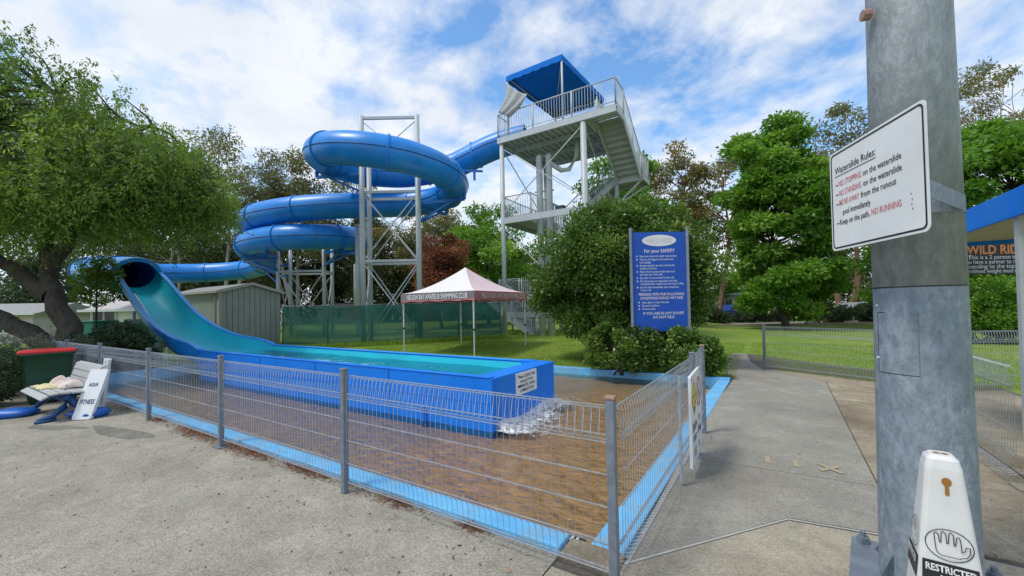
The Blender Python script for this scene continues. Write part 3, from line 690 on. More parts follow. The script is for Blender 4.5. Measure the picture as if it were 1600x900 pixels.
# open flume: cross sections along -x
ST = [(-17.05, 3.40, 1.40, .74), (-16.0, 2.93, 1.42, .76), (-15.1, 2.42, 1.44, .78), (-13.8, 1.72, 1.48, .80), (-12.9, 1.36, 1.54, .74), (-12.2, 1.14, 1.60, .68), (-11.2, .92, 1.70, .58), (-10.4, .85, 1.80, .55), (-9.9, .80, 1.88, .56), (-9.45, .66, 1.95, .52)]
def interp(xq):
    for a, b in zip(ST, ST[1:]):
        if a[0] <= xq <= b[0]:
            t = (xq - a[0]) / (b[0] - a[0]); return [a[k] + (b[k] - a[k]) * t for k in range(4)]
    return list(ST[-1])
def smoothst(n):
    xs = np.linspace(-17.05, -9.45, n); A = np.array([interp(x) for x in xs])
    for _ in range(5): A[1:-1] = (A[:-2] + 2 * A[1:-1] + A[2:]) / 4
    return A
SA = smoothst(44); NK = 18
inner, outer, rimN, rimF, lip = MB(), MB(), [], [], []
for (x, zr, wd, dp) in SA:
    f_ = (x + 17.05) / 7.6; ex_ = 2.0 + 3.0 * sm((f_ - .55) / .45)       # round bed turning into a box
    for mbx, off in ((inner, .0), (outer, .05)):
        for k in range(NK + 1):
            a = math.pi * k / NK; c, s2 = -math.cos(a), math.sin(a)
            c = math.copysign(abs(c) ** (2 / ex_), c); s2 = abs(s2) ** (2 / ex_)
            mbx.v.append((x - off * .5, wd / 2 + c * (wd / 2 - .06 + off), zr - .012 - s2 * (dp + off * 1.2)))
    rimN.append((x, .03, zr)); rimF.append((x, wd - .03, zr - .03))
nn_ = NK + 1
for mbx in (inner, outer): mbx.f = [(i * nn_ + k, i * nn_ + k + 1, (i + 1) * nn_ + k + 1, (i + 1) * nn_ + k) for i in range(len(SA) - 1) for k in range(NK)]
fl = outer.build('open_flume', M['blue'], slide, True)
inner.build('flume_lining', M['teal'], fl, True)
for rim in (rimN, rimF):
    mb = MB()
    for a, b in zip(rim, rim[1:]): mb.bar(a, b, .13, .045)
    mb.build('rim', M['rim'], fl)
mb = MB(); st_ = []
for (x, zr, wd, dp) in SA[4:]: st_.append((x, .42 + .1 * math.sin(x * .7), zr - dp * .93))
for a, b in zip(st_, st_[1:]): mb.bar(a, b, .05, .006)
mb.build('water_trickle', M['foam'], fl)
# mouth ring of the tube
mb = MB(); n = 36; t, sd, u = frame(len(path) - 1); c_ = path[-1]
prof = [(-.10, TR_ - .02), (-.10, TR_ + .10), (.07, TR_ + .13), (.07, TR_ - .02)]
for a_, r in prof:
    for k in range(n): a = 2 * math.pi * k / n; mb.v.append(tuple(c_ + t * a_ + sd * (r * math.cos(a)) + u * (r * math.sin(a))))
mb.f = [(j * n + k, j * n + (k + 1) % n, (j + 1) * n + (k + 1) % n, (j + 1) * n + k) for j in range(3) for k in range(n)]
mb.build('mouth_ring', M['rim'], slide)
# flume legs
for x, zb in ((-15.4, 1.75), (-13.0, .75)):
    mb = MB(); mb.bar((x, .25, -.1), (x, .25, zb), .1); mb.bar((x, 1.2, -.1), (x, 1.2, zb), .1); mb.bar((x, .1, zb * .8), (x, 1.35, zb * .8), .08); mb.build('flume_support', M['greypaint'], slide)

# ------------------------------------------------------------------ steel support towers under the coils
def support(label, fl_, fr_, bl_, br_, top, levels, leg, group, topbeam=False, ext=None):
    P4 = [Vector((*O(*p), 0)) for p in (fl_, fr_, bl_, br_)]; c = sum(P4, Vector()) / 4
    t = thing('support_tower', label, 'tower', (c.x, c.y, .05), group)
    for i, p in enumerate(P4):
        zt = top if not ext else ext[i]
        MB().tube([p + Vector((0, 0, .05)), p + Vector((0, 0, zt))], leg / 2, 14).build('column', M['greypaint'], t, True)
    pairs = ((0, 1), (2, 3), (0, 2), (1, 3))
    for a, b in pairs:
        for z in levels:
            MB().bar(P4[a] + Vector((0, 0, z)), P4[b] + Vector((0, 0, z)), .09, .11).build('strut', M['greypaint'], t)
        zs = [.3] + list(levels)
        for z0, z1 in zip(zs, zs[1:]):
            for q0, q1 in ((a, b), (b, a)):
                MB().bar(P4[q0] + Vector((0, 0, z0)), P4[q1] + Vector((0, 0, z1 - .05)), .045).build('brace', M['greypaint'], t)
    if topbeam:
        MB().bar(P4[0] + Vector((0, 0, top - .1)), P4[1] + Vector((0, 0, top - .1)), .1, .12).build('strut', M['greypaint'], t)
        MB().bar(P4[1] + Vector((0, 0, top - .4)), P4[3] + Vector((0, 0, top - 1.9)), .05).build('brace', M['greypaint'], t)
        MB().bar(P4[0] + Vector((0, 0, top - .2)), P4[1] + Vector((0, 0, top - 2.4)), .035).build('brace', M['greypaint'], t)
        MB().bar(P4[1] + Vector((0, 0, top - .2)), P4[0] + Vector((0, 0, top - 2.4)), .035).build('brace', M['greypaint'], t)
    return t, P4
t1, Q1 = support('tall grey steel support tower in the middle of the upper slide coil', (-6.75, 18.0), (-4.2, 18.0), (-6.85, 19.2), (-4.45, 19.2), 10.5, (3.85, 7.0), .23, 'grey steel towers holding up the slide', True, (10.5, 10.5, 9.6, 9.9))
t2, Q2 = support('shorter grey steel support tower under the lower slide coil', (-13.2, 22.4), (-10.6, 22.4), (-13.5, 24.2), (-10.95, 24.2), 6.3, (3.9,), .2, 'grey steel towers holding up the slide', False, (5.3, 6.5, 6.3, 6.3))
def arm(t, a, b, w_=.1): MB().bar(a, b, w_, w_ * 1.4).build('slide_bracket', M['bluearm'], t)
def near(X, Y):
    q = Vector((*O(X, Y), 0)); return min(path, key=lambda p: (p.xy - q.xy).length)
for (X, Y), leg, dz in (((-8.4, 18.2), 0, -.75), ((-2.7, 18.6), 3, -.75), ((-3.4, 20.9), 3, -.75), ((-7.4, 21.1), 2, -.75)):
    p = near(X, Y) + Vector((0, 0, dz)); q = Q1[leg].copy(); q.z = p.z - .45; d_ = (p.xy - q.xy).normalized(); e = Vector((p.x + d_.x * .5, p.y + d_.y * .5, p.z))
    arm(t1, Vector((Q1[leg].x, Q1[leg].y, p.z)), e, .1); arm(t1, q - Vector((0, 0, .4)), p, .07); arm(t1, e, e + Vector((0, 0, .3)), .1)
for (X, Y), leg, dz in (((-15.4, 23.4), 0, -.75), ((-12.9, 20.9), 0, -.75), ((-9.05, 22.7), 1, -.75), ((-9.3, 21.6), 1, -.72), ((-16.3, 25.4), 2, -.7), ((-14.5, 21.9), 0, -.75)):
    p = min((q for q in path if q.z < 5.95 and q.z > 4.9), key=lambda q: (q.xy - Vector(O(X, Y))).length) + Vector((0, 0, dz)); q = Q2[leg].copy(); q.z = p.z - .8
    d_ = (p.xy - q.xy).normalized(); e = Vector((p.x + d_.x * .4, p.y + d_.y * .4, p.z))
    arm(t2, Vector((Q2[leg].x, Q2[leg].y, p.z)), e, .09); arm(t2, q, p, .07)
# stub arms standing proud above the coils
for X, Y, Z, dx, dy in ((-2.9, 18.8, 8.22, 1.6, .3), (-14.9, 22.6, 7.52, -1.2, .6)):
    p = O3(X, Y, Z); q = O3(X + dx, Y + dy, Z + .02); arm(t1 if X > -10 else t2, p - (q - p) * .6, q, .07); arm(t1 if X > -10 else t2, q - (q - p) * .25, q - (q - p) * .25 - Vector((0, 0, .45)), .07)
# lone column carrying the right hand end of the lower coil
lc = thing('support_column', 'single grey steel column left of the tall support tower', 'column', O3(-8.3, 21.6, .05))
p = O3(-8.35, 21.5, 0); MB().tube([p + Vector((0, 0, .05)), p + Vector((0, 0, 6.3))], .115, 14).build('column', M['greypaint'], lc, True)
MB().bar(p + Vector((0, 0, 4.75)), O3(-9.6, 21.9, 4.78), .1, .14).build('slide_bracket', M['bluearm'], lc)
# slim tie rods
for a, b in ((O3(-13.2, 22.4, 3.2), O3(-16.2, 25.6, 4.5)),): MB().bar(a, b, .06).build('tie', M['bluearm'], t2)
# ------------------------------------------------------------------ stair tower
DZ = 9.62
tw = thing('stair_tower', 'tall grey steel stair tower with a blue canopy at the slide start', 'tower', (-4.5, 13, .1))
GP = M['greypaint']
def part(mb, name, mat=GP, parent=None, smooth=False, kind=None):
    o = mb.build(name, mat, parent or tw, smooth)
    if kind: o['kind'] = kind
    return o
for x, y, zt in ((-6.89, 11.0, DZ - .1), (-2.83, 11.0, DZ - .1), (-6.6, 14.9, DZ - .1), (-2.66, 14.9, DZ - .1)):
    part(MB().tube([(x, y, .05), (x, y, zt)], .13 if x > -3 and y < 12 else .105, 16), 'column', smooth=True)
for i in range(20):
    y = 10.94 + i * .21; part(MB().box(-7.0, -1.45 if y < 11.9 else -2.62, y, y + .185, DZ - .035, DZ + .005), 'deck_plank', M['deckgrey'])
for a, b, w_, h_ in (((-7.05, 10.9), (-1.4, 10.9), .1, .26), ((-7.05, 15.05), (-2.6, 15.05), .1, .26), ((-7.0, 11), (-7.0, 15), .1, .26), ((-2.7, 11), (-2.7, 15), .1, .26), ((-1.42, 10.95), (-1.42, 12.0), .1, .26)):
    part(MB().bar((*a, DZ - .19), (*b, DZ - .19), w_, h_), 'beam')
for i in range(13):
    x = -6.7 + i * .31; part(MB().bar((x, 11, DZ - .105), (x, 15, DZ - .105), .05, .13), 'joist')
for y in (12.3, 13.6): part(MB().bar((-7, y, DZ - .2), (-2.7, y, DZ - .2), .09, .2), 'beam')
def railing(pts, parent, h=1.05, sp=.125, name='railing', mid=False, posts=True):
    top = MB(); bal = MB(); pts = [Vector(p) for p in pts]; up = Vector((0, 0, 1))
    ro = None
    for a, b in zip(pts, pts[1:]):
        top.tube([a + up * h, b + up * h], .026, 8); top.tube([a + up * .1, b + up * .1], .02, 6)
        L_ = (b - a).length; n = max(1, int(L_ / sp))
        for k in range(1, n):
            p = a.lerp(b, k / n); bal.bar(p + up * .1, p + up * (h - .01), .016)
    ro = part(top, name, GP, parent, True)
    bo = part(bal, 'balusters', GP, ro); bo['kind'] = 'stuff'
    if posts:
        for a, b in zip(pts, pts[1:]):
            L_ = (b - a).length; n = max(1, round(L_ / 1.6))
            for k in range(n + 1):
                p = a.lerp(b, k / n); part(MB().tube([p - up * .18, p + up * (h + .02)], .032, 8), 'rail_post', GP, ro, True)
    return ro
railing([(-7.02, 15.0, DZ), (-7.02, 13.4, DZ)], tw); railing([(-7.02, 11.7, DZ), (-7.02, 10.9, DZ), (-1.42, 10.9, DZ), (-1.42, 12.0, DZ)], tw)
railing([(-7.0, 15.1, DZ), (-2.7, 15.1, DZ), (-2.7, 12.2, DZ)], tw)
def stair(x0, y0, z0, x1, y1, z1, wx, wy, n, parent, rails=(0, 1)):
    """flight from (x0,y0,z0) down to (x1,y1,z1); (wx,wy) spans the width"""
    a, b = Vector((x0, y0, z0)), Vector((x1, y1, z1)); w_ = Vector((wx, wy, 0)); fl_ = None
    run = Vector(((x1 - x0) / n, (y1 - y0) / n, 0))
    st = MB(); st.bar(a - Vector((0, 0, .12)), b - Vector((0, 0, .12)), .05, .26); st.bar(a + w_ - Vector((0, 0, .12)), b + w_ - Vector((0, 0, .12)), .05, .26)
    so = part(st, 'stringer', GP, parent)
    for k in range(n):
        c = a.lerp(b, (k + .5) / n); vs = []
        d_ = run.normalized(); h_ = run.length * .55
        for z in (-.045, .0):
            for q in (-d_ * h_, d_ * h_): vs += [c + q + Vector((0, 0, z + .02)), c + q + w_ + Vector((0, 0, z + .02))]
        part(MB().add(vs, [(0, 1, 3, 2), (4, 6, 7, 5), (0, 4, 5, 1), (2, 3, 7, 6), (0, 2, 6, 4), (1, 5, 7, 3)]), 'tread', M['deckgrey'], so)
        e = a.lerp(b, (k + 1) / n) + (a - b) * (.5 / n) + d_ * h_ * .9; dzr = (z1 - z0) / n
        part(MB().add([e, e + w_, e + w_ + Vector((0, 0, dzr)), e + Vector((0, 0, dzr)), e + d_ * .012, e + w_ + d_ * .012, e + w_ + d_ * .012 + Vector((0, 0, dzr)), e + d_ * .012 + Vector((0, 0, dzr))], [(0, 1, 2, 3), (7, 6, 5, 4), (0, 3, 7, 4), (1, 5, 6, 2)]), 'riser', M['deckgrey'], so)
    for k in rails:
        railing([a + w_ * k, b + w_ * k], parent)
LZ = 7.85
stair(-2.55, 11.95, DZ, -2.55, 14.75, LZ, 1.12, 0, 10, tw)
part(MB().box(-2.75, -1.3, 14.75, 16.0, LZ - .06, LZ), 'landing', M['deckgrey'])
for a, b in (((-2.75, 14.78), (-1.3, 14.78)), ((-2.75, 15.97), (-1.3, 15.97)), ((-1.33, 14.78), (-1.33, 15.97))): part(MB().bar((*a, LZ - .16), (*b, LZ - .16), .07, .2), 'beam')
part(MB().bar((-2.66, 14.9, 6.6), (-1.4, 14.85, LZ - .2), .08), 'brace'); part(MB().bar((-2.66, 15.0, 6.6), (-1.4, 15.95, LZ - .2), .08), 'brace')
railing([(-1.36, 14.75, LZ), (-1.36, 15.95, LZ), (-2.75, 15.95, LZ)], tw)
MZ = 5.78
stair(-2.75, 14.85, LZ, -5.5, 14.85, MZ, 0, 1.1, 11, tw)
part(MB().box(-7.0, -5.5, 11.0, 15.95, MZ - .06, MZ), 'landing', M['deckgrey'])
for a, b in (((-6.9, 10.98), (-2.8, 10.98)), ((-6.95, 11), (-6.95, 15.9)), ((-7, 15.9), (-5.5, 15.9)), ((-5.5, 11), (-5.5, 15.9))): part(MB().bar((*a, MZ - .12), (*b, MZ - .12), .09, .28), 'beam')
railing([(-5.5, 11.15, MZ), (-6.95, 11.15, MZ), (-6.95, 15.9, MZ), (-5.5, 15.9, MZ)], tw)
railing([(-5.5, 11.2, MZ), (-5.5, 12.2, MZ)], tw); railing([(-5.5, 13.5, MZ), (-5.5, 14.8, MZ)], tw)
stair(-5.5, 12.25, MZ, -2.7, 12.25, 3.9, 0, 1.1, 10, tw)
part(MB().box(-2.7, -1.5, 12.2, 15.0, 3.84, 3.9), 'landing', M['deckgrey'])
stair(-2.7, 13.8, 3.9, -7.6, 13.8, 2.1, 0, 1.1, 12, tw)
part(MB().box(-9.0, -7.6, 13.7, 15.0, 2.04, 2.1), 'landing', M['deckgrey']); railing([(-7.7, 13.7, 2.1), (-9.0, 13.7, 2.1), (-9.0, 15.0, 2.1), (-7.7, 15.0, 2.1)], tw)
for x, y in ((-8.9, 13.8), (-8.9, 14.9), (-7.8, 14.9), (-1.6, 12.3), (-1.6, 14.9)): part(MB().tube([(x, y, .05), (x, y, 2.1 if x < -5 else 3.85)], .06, 10), 'column', smooth=True)
stair(-8.9, 12.5, 2.1, -6.0, 12.5, .12, 0, 1.1, 11, tw); part(MB().box(-9.0, -8.9, 12.4, 13.7, 2.0, 2.1).box(-9.9, -8.9, 12.4, 15.0, 2.035, 2.095), 'landing', M['deckgrey'])
# diagonal ties
for a, b in (((-6.89, 11, 9.1), (-2.83, 11, 6.1)), ((-2.83, 11, 9.2), (-6.89, 11, 6.0)), ((-6.89, 11, 5.4), (-2.83, 11, 1.2)), ((-6.6, 14.9, 9.1), (-2.66, 14.9, 6.0)), ((-6.89, 11, 9.1), (-6.6, 14.9, 6.2)), ((-2.83, 11, 9.2), (-2.66, 14.9, 6.0))):
    part(MB().bar(a, b, .035), 'brace')
# water pipes up the tower
for x, y in ((-5.37, 11.85), (-4.95, 12.0)):
    part(MB().tube([(x, y, .05), (x, y, 8.3), (x, y, 8.62), (x, y, 8.72), (x, y, 8.76)], [.15, .15, .15, .11, .03], 14), 'water_pipe', smooth=True)
part(MB().tube([(-4.95, 12.0, 8.35), (-4.45, 12.3, 7.95), (-4.15, 12.5, 8.0), (-3.85, 12.7, 8.6), (-3.8, 12.75, 9.4)], .11, 12), 'water_pipe', smooth=True)
part(MB().bar((-5.6, 11.8, 7.0), (-4.7, 12.0, 7.0), .05), 'pipe_clamp', M['galv'])
part(MB().box(-4.3, -3.9, 11.2, 11.5, MZ, MZ + .25), 'junction_box', M['glassd'])
# canopy
RC = [(-3.74, 11.0, 12.42), (-6.56, 11.12, 12.46), (-6.2, 15.5, 12.36), (-3.4, 15.3, 12.38)]
for i, (x, y, z) in enumerate(RC): part(MB().tube([(x, y, DZ - .3), (x, y, z - .03)], .045, 10), 'canopy_post', smooth=True)
for i in range(4): part(MB().tube([Vector(RC[i]) - Vector((0, 0, .06)), Vector(RC[(i + 1) % 4]) - Vector((0, 0, .06))], .035, 8), 'canopy_frame', smooth=True)
part(MB().tube([Vector(RC[0]) - Vector((0, 0, .08)), Vector(RC[2]) - Vector((0, 0, .08))], .02, 6), 'canopy_frame', smooth=True)
cb = MB(); N2 = 14
for j in range(N2 + 1):
    for i in range(N2 + 1):
        a, b = i / N2, j / N2; p = (Vector(RC[0]) * (1 - a) + Vector(RC[1]) * a) * (1 - b) + (Vector(RC[3]) * (1 - a) + Vector(RC[2]) * a) * b
        p.z += .25 * (1 - max(abs(a - .5), abs(b - .5)) * 2) - .05 * math.sin(a * 9) * math.sin(b * 7); cb.v.append(tuple(p + (p - Vector((-5, 13.2, p.z))) * .03))
cb.f = [(j * (N2 + 1) + i, j * (N2 + 1) + i + 1, (j + 1) * (N2 + 1) + i + 1, (j + 1) * (N2 + 1) + i) for j in range(N2) for i in range(N2)]
cano = part(cb, 'canopy', M['canvas'], smooth=True)
cano.modifiers.new('solid', 'SOLIDIFY').thickness = .012
vb = MB(); q0 = len(vb.v)
for e in range(4):
    A, B = Vector(RC[e]), Vector(RC[(e + 1) % 4]); n = 24; cen = Vector((-5, 13.2, 0))
    for k in range(n + 1):
        p = A.lerp(B, k / n); p = p + Vector((p.x - cen.x, p.y - cen.y, 0)) * .032
        vb.v += [tuple(p), tuple(p - Vector((0, 0, .22 + .05 * abs(math.sin(k * math.pi / 4)))))]
    b = len(vb.v) - 2 * (n + 1); vb.f += [(b + 2 * k, b + 2 * k + 2, b + 2 * k + 3, b + 2 * k + 1) for k in range(n)]
va = part(vb, 'valance', M['canvas'], cano); va.modifiers.new('solid', 'SOLIDIFY').thickness = .008
# loose grey shade cloth tied at the left corner
sc = thing('shade_cloth', 'loose grey shade cloth hanging under the blue tower canopy', 'cloth', (-6.9, 11.0, DZ)); cb = MB()
CA = [Vector((-6.62, 11.0, 12.2)), Vector((-6.95, 10.85, 10.75)), Vector((-5.35, 10.86, 11.15)), Vector((-6.35, 10.8, 10.35))]
for j in range(13):
    for i in range(13):
        a, b = i / 12, j / 12; p = (CA[0] * (1 - a) + CA[2] * a) * (1 - b) + (CA[1] * (1 - a) + CA[3] * a) * b
        p += Vector((.16 * math.sin(b * 3.1), -.12 * math.sin(a * 3.14) + .05 * math.sin(a * 17 + b * 4), .1 * math.sin(a * 3.14) * (1 - b) * -1.5)); cb.v.append(tuple(p))
cb.f = [(j * 13 + i, j * 13 + i + 1, (j + 1) * 13 + i + 1, (j + 1) * 13 + i) for j in range(12) for i in range(12)]
o = cb.build('cloth', M['cloth'], sc, True); o.modifiers.new('solid', 'SOLIDIFY').thickness = .006

# ------------------------------------------------------------------ shed
sh = thing('garden_shed', 'grey green corrugated steel shed behind the open flume', 'shed', (-18.3, 4.2, 0))
X0, X1, Y0, Y1, EZ, RZ = -21.0, -15.75, 3.0, 5.42, 2.55, 2.86
def ribbed(a, b, z0, ztop, n, dep, nrm):
    mb = MB(); a, b = Vector((*a, 0)), Vector((*b, 0)); nv = Vector((*nrm, 0))
    for k in range(n):
        t0, t1 = k / n, (k + 1) / n; w_ = t1 - t0
        for (s0, s1, d0, d1) in ((0, .06, 0, -dep), (.06, .14, -dep, -dep), (.14, .2, -dep, 0), (.2, 1., 0, 0)):
            p, q = a.lerp(b, t0 + w_ * s0) + nv * d0, a.lerp(b, t0 + w_ * s1) + nv * d1
            mb.add([(p.x, p.y, z0), (q.x, q.y, z0), (q.x, q.y, ztop(t0 + w_ * s1)), (p.x, p.y, ztop(t0 + w_ * s0))], [(0, 1, 2, 3)])
    return mb
ribbed((X1, Y0), (X1, Y1), -.05, lambda t: EZ + (RZ - EZ) * (1 - abs(t - .5) * 2), 11, .03, (1, 0)).build('wall', M['shed'], sh)
ribbed((X0, Y0), (X1, Y0), -.05, lambda t: EZ, 36, .025, (0, -1)).build('wall', M['shed'], sh)
ribbed((X1, Y1), (X0, Y1), -.05, lambda t: EZ, 20, .025, (0, 1)).build('wall', M['shed'], sh)
ribbed((X0, Y1), (X0, Y0), -.05, lambda t: EZ + (RZ - EZ) * (1 - abs(t - .5) * 2), 11, .025, (-1, 0)).build('wall', M['shed'], sh)
ym = (Y0 + Y1) / 2
for sgn, ye in ((-1, Y0 - .12), (1, Y1 + .12)):
    MB().add([(X0 - .1, ym, RZ + .06), (X1 + .12, ym, RZ + .06), (X1 + .12, ye, EZ + .0), (X0 - .1, ye, EZ + .0), (X0 - .1, ym, RZ + .03), (X1 + .12, ym, RZ + .03), (X1 + .12, ye, EZ - .03), (X0 - .1, ye, EZ - .03)],
             [(0, 1, 2, 3), (7, 6, 5, 4), (0, 4, 5, 1), (1, 5, 6, 2), (2, 6, 7, 3), (3, 7, 4, 0)]).build('roof', M['shroof'], sh)
    MB().bar((X1 + .135, ye, EZ - .04), (X1 + .135, ym, RZ + .02), .02, .12).build('barge_board', M['shedtrim'], sh)
    MB().bar((X0 - .1, ye + sgn * .03, EZ - .05), (X1 + .14, ye + sgn * .03, EZ - .05), .07, .09).build('gutter', M['shedtrim'], sh)
MB().box(X1 - .06, X1 + .035, Y0 - .05, Y0 + .04, -.05, EZ - .03).build('corner_trim', M['shedtrim'], sh)
MB().tube([(X1 - .3, Y0 - .13, EZ - .1), (X1 - .2, Y0 - .08, EZ - .3), (X1 - .2, Y0 - .08, 0)], .03, 8).build('downpipe', M['shedtrim'], sh, True)

# ------------------------------------------------------------------ green shade mesh fence
ms = thing('shade_mesh_fence', 'see-through dark green shade mesh fence across the back lawn', 'fence', O3(-5.2, 17.6, .2))
A, B = O3(-10.0, 17.25, .17), O3(-.52, 17.95, .22); n = 5
mm = MB(); dv = (B - A); nv = Vector((-dv.y, dv.x, 0)).normalized()
for k in range(n + 1):
    p = A.lerp(B, k / n); MB().tube([p + nv * .05, p + nv * .05 + Vector((0, 0, 1.72))], .035, 8).build('post', M['galv'], ms, True)
rs = random.Random(3)
for k in range(n):
    mb = MB(); na, nb_ = 24, 8
    for j in range(nb_ + 1):
        for i in range(na + 1):
            p = A.lerp(B, (k + i / na) / n); z = 1.66 * j / nb_ + .02; sag = math.sin(math.pi * i / na)
            z -= (.05 * sag if j == nb_ else 0) ; mb.v.append(tuple(p + nv * (-.04 * sag * math.sin(j * .8 + k) + .012 * math.sin(i * 1.9 + j)) + Vector((0, 0, z))))
    mb.f = [(j * (na + 1) + i, j * (na + 1) + i + 1, (j + 1) * (na + 1) + i + 1, (j + 1) * (na + 1) + i) for j in range(nb_) for i in range(na)]
    mb.build('mesh_panel', M['shade'], ms, True)
MB().tube([A + Vector((0, 0, 1.68)), B + Vector((0, 0, 1.68))], .012, 6).build('top_wire', M['galv'], ms)

# ------------------------------------------------------------------ marquee
mq = thing('marquee', 'pop-up marquee with white peaked roof and red and grey valance', 'marquee', (-6.0, 7.0, .05))
mx0, mx1, my0, my1 = -7.65, -4.36, 5.38, 8.65; zt, zb = 2.18, 1.88; pk = Vector((-6.0, 7.0, 3.14))
C4 = [Vector((mx1, my0, zt)), Vector((mx1, my1, zt)), Vector((mx0, my1, zt)), Vector((mx0, my0, zt))]
for i in range(4):
    a, b = C4[i], C4[(i + 1) % 4]; mb = MB(); n = 12
    for j in range(n + 1):
        v_ = j / n
        for k in range(n + 1):
            h_ = a.lerp(b, k / n); p = h_.lerp(pk, v_); p.z = zt + (pk.z - zt) * (v_ ** 1.55) - .03 * math.sin(math.pi * k / n) * (1 - v_) ; mb.v.append(tuple(p))
    mb.f = [(j * (n + 1) + k, j * (n + 1) + k + 1, (j + 1) * (n + 1) + k + 1, (j + 1) * (n + 1) + k) for j in range(n) for k in range(n)]
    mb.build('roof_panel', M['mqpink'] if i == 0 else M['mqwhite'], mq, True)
    nv = Vector((b.y - a.y, -(b.x - a.x), 0)).normalized(); mb = MB(); mr_ = MB(); n = 20
    for k in range(n + 1):
        p = a.lerp(b, k / n) + nv * (.012 + .012 * math.sin(k * 2.1)); sg = .012 * math.sin(k * 1.3)
        mb.v += [tuple(p + Vector((0, 0, .0))), tuple(p + nv * .012 * math.sin(k * .9 + 1) - Vector((0, 0, zt - zb - .05 + sg)))]
        mr_.v += [tuple(p + nv * .004 - Vector((0, 0, zt - zb - .052 + sg))), tuple(p + nv * .01 - Vector((0, 0, zt - zb + sg)))]
    fs = [(2 * k, 2 * k + 1, 2 * k + 3, 2 * k + 2) for k in range(n)]; mb.f = fs; mr_.f = list(fs)
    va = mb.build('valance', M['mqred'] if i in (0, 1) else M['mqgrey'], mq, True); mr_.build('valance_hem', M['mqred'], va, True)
    p = a - nv * .04 + (pk - a).normalized() * .06
    lg = MB(); lg.bar((p.x, p.y, .95), (p.x, p.y, zt - .02), .045); lg.bar((p.x, p.y, lz(p.x, p.y)), (p.x, p.y, 1.1), .034)
    l_ = lg.build('leg', M['alu'], mq); MB().cbox((p.x, p.y, .95), .06, .06, .06).build('clamp', M['black'], l_); MB().cbox((p.x, p.y, lz(p.x, p.y) + .004), .09, .09, .008).build('foot', M['alu'], l_)
    MB().bar(a - Vector((0, 0, .06)) - nv * .05, b - Vector((0, 0, .06)) - nv * .05, .025).build('truss', M['alu'], mq)
text('NELSON BAY AMATEUR SWIMMING CLUB', .24, (mx0 + .32, my0 - .034, zb + .075), (1, 0, 0), (0, 0, 1), M['white'], mq, 'LEFT', .022, width=2.7, off=.004)
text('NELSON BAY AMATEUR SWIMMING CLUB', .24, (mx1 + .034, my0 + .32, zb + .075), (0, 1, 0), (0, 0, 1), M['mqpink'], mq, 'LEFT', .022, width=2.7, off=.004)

# ------------------------------------------------------------------ blue safety sign in the bush
sg = thing('safety_sign', 'tall blue For your SAFETY sign half buried in the round bush', 'sign', O3(3.45, 9.3, 0))
ang = math.atan2(.0, 1.0); e0 = O3(2.845, 9.3, 1.0); e1 = O3(4.115, 9.3, 1.0); exv = (e1 - e0).normalized(); eyv = Vector((0, 0, 1)); wS, hS = (e1 - e0).length, 2.33
nv = exv.cross(eyv)
MB().plate(e0, exv, eyv, [(0, 0), (wS, 0), (wS, hS), (0, hS)], .03).build('panel', M['signblue'], sg)
for a in (-.03, wS + .03): MB().bar(e0 + exv * a - Vector((0, 0, 1.05)), e0 + exv * a + Vector((0, 0, hS + .1)), .06).build('post', M['galv'], sg)
el = MB().plate(e0 + nv * .004, exv, eyv, ellipse(wS * .5, hS - .20, .40, .135), .003).build('oval', M['white'], sg)
text('WILD RIDE', .16, e0 + exv * wS * .5 + eyv * (hS - .25), exv, eyv, M['ghost'], sg, 'CENTER', .02, off=.007, width=.62)
text('For your SAFETY', .115, e0 + exv * wS * .5 + eyv * (hS - .48), exv, eyv, M['pinktext'], sg, 'CENTER', .022, width=.72)
y = hS - .585
for bl, lines in ((1, ['Ensure you meet the height requirements']), (1, ['Observe all Lifeguard instructions and', 'pool signage']), (1, ['Remain seated in the tube and hold the', 'handles at all times']),
                  (1, ['Rider with the greater body mass must', 'sit in the rear of the tube']), (1, ['Eye wear is not permitted on this ride']), (1, ['Two (2) people are required to ride. Max', 'Combined riders weight must not exceed 160kg']), (1, ['Exit the slide immediately upon completion', 'of your ride'])):
    for i, l in enumerate(lines):
        text(l, .066, e0 + exv * .17 + eyv * y, exv, eyv, M['signtext'], sg, 'LEFT', .014, sx=.78)
        if i == 0: MB().plate(e0 + nv * .004, exv, eyv, ellipse(.105, y + .02, .019, .019, 10), .002).build('bullet', M['signtext'], sg)
        y -= .066
    y -= .012
y -= .03
for l, w_ in (('PERSONS WITH THE FOLLOWING', 1.06), ('CONDITIONS SHOULD NOT RIDE', 1.0)):
    text(l, .085, e0 + exv * wS * .52 + eyv * y, exv, eyv, M['pinktext'], sg, 'CENTER', .022, width=w_); y -= .088
y -= .005
for l in ('Neck, Back or Heart Disorder', 'Physical Conditions', 'Previous Injury'):
    text(l, .066, e0 + exv * .2 + eyv * y, exv, eyv, M['signtext'], sg, 'LEFT', .014, sx=.78); MB().plate(e0 + nv * .004, exv, eyv, ellipse(.13, y + .02, .019, .019, 10), .002).build('bullet', M['signtext'], sg); y -= .075
y -= .04
for l, w_ in (('IF YOU ARE IN ANY DOUBT', .95), ('DO NOT RIDE', .5)):
    text(l, .085, e0 + exv * wS * .55 + eyv * y, exv, eyv, M['signtext'], sg, 'CENTER', .022, width=w_); y -= .09

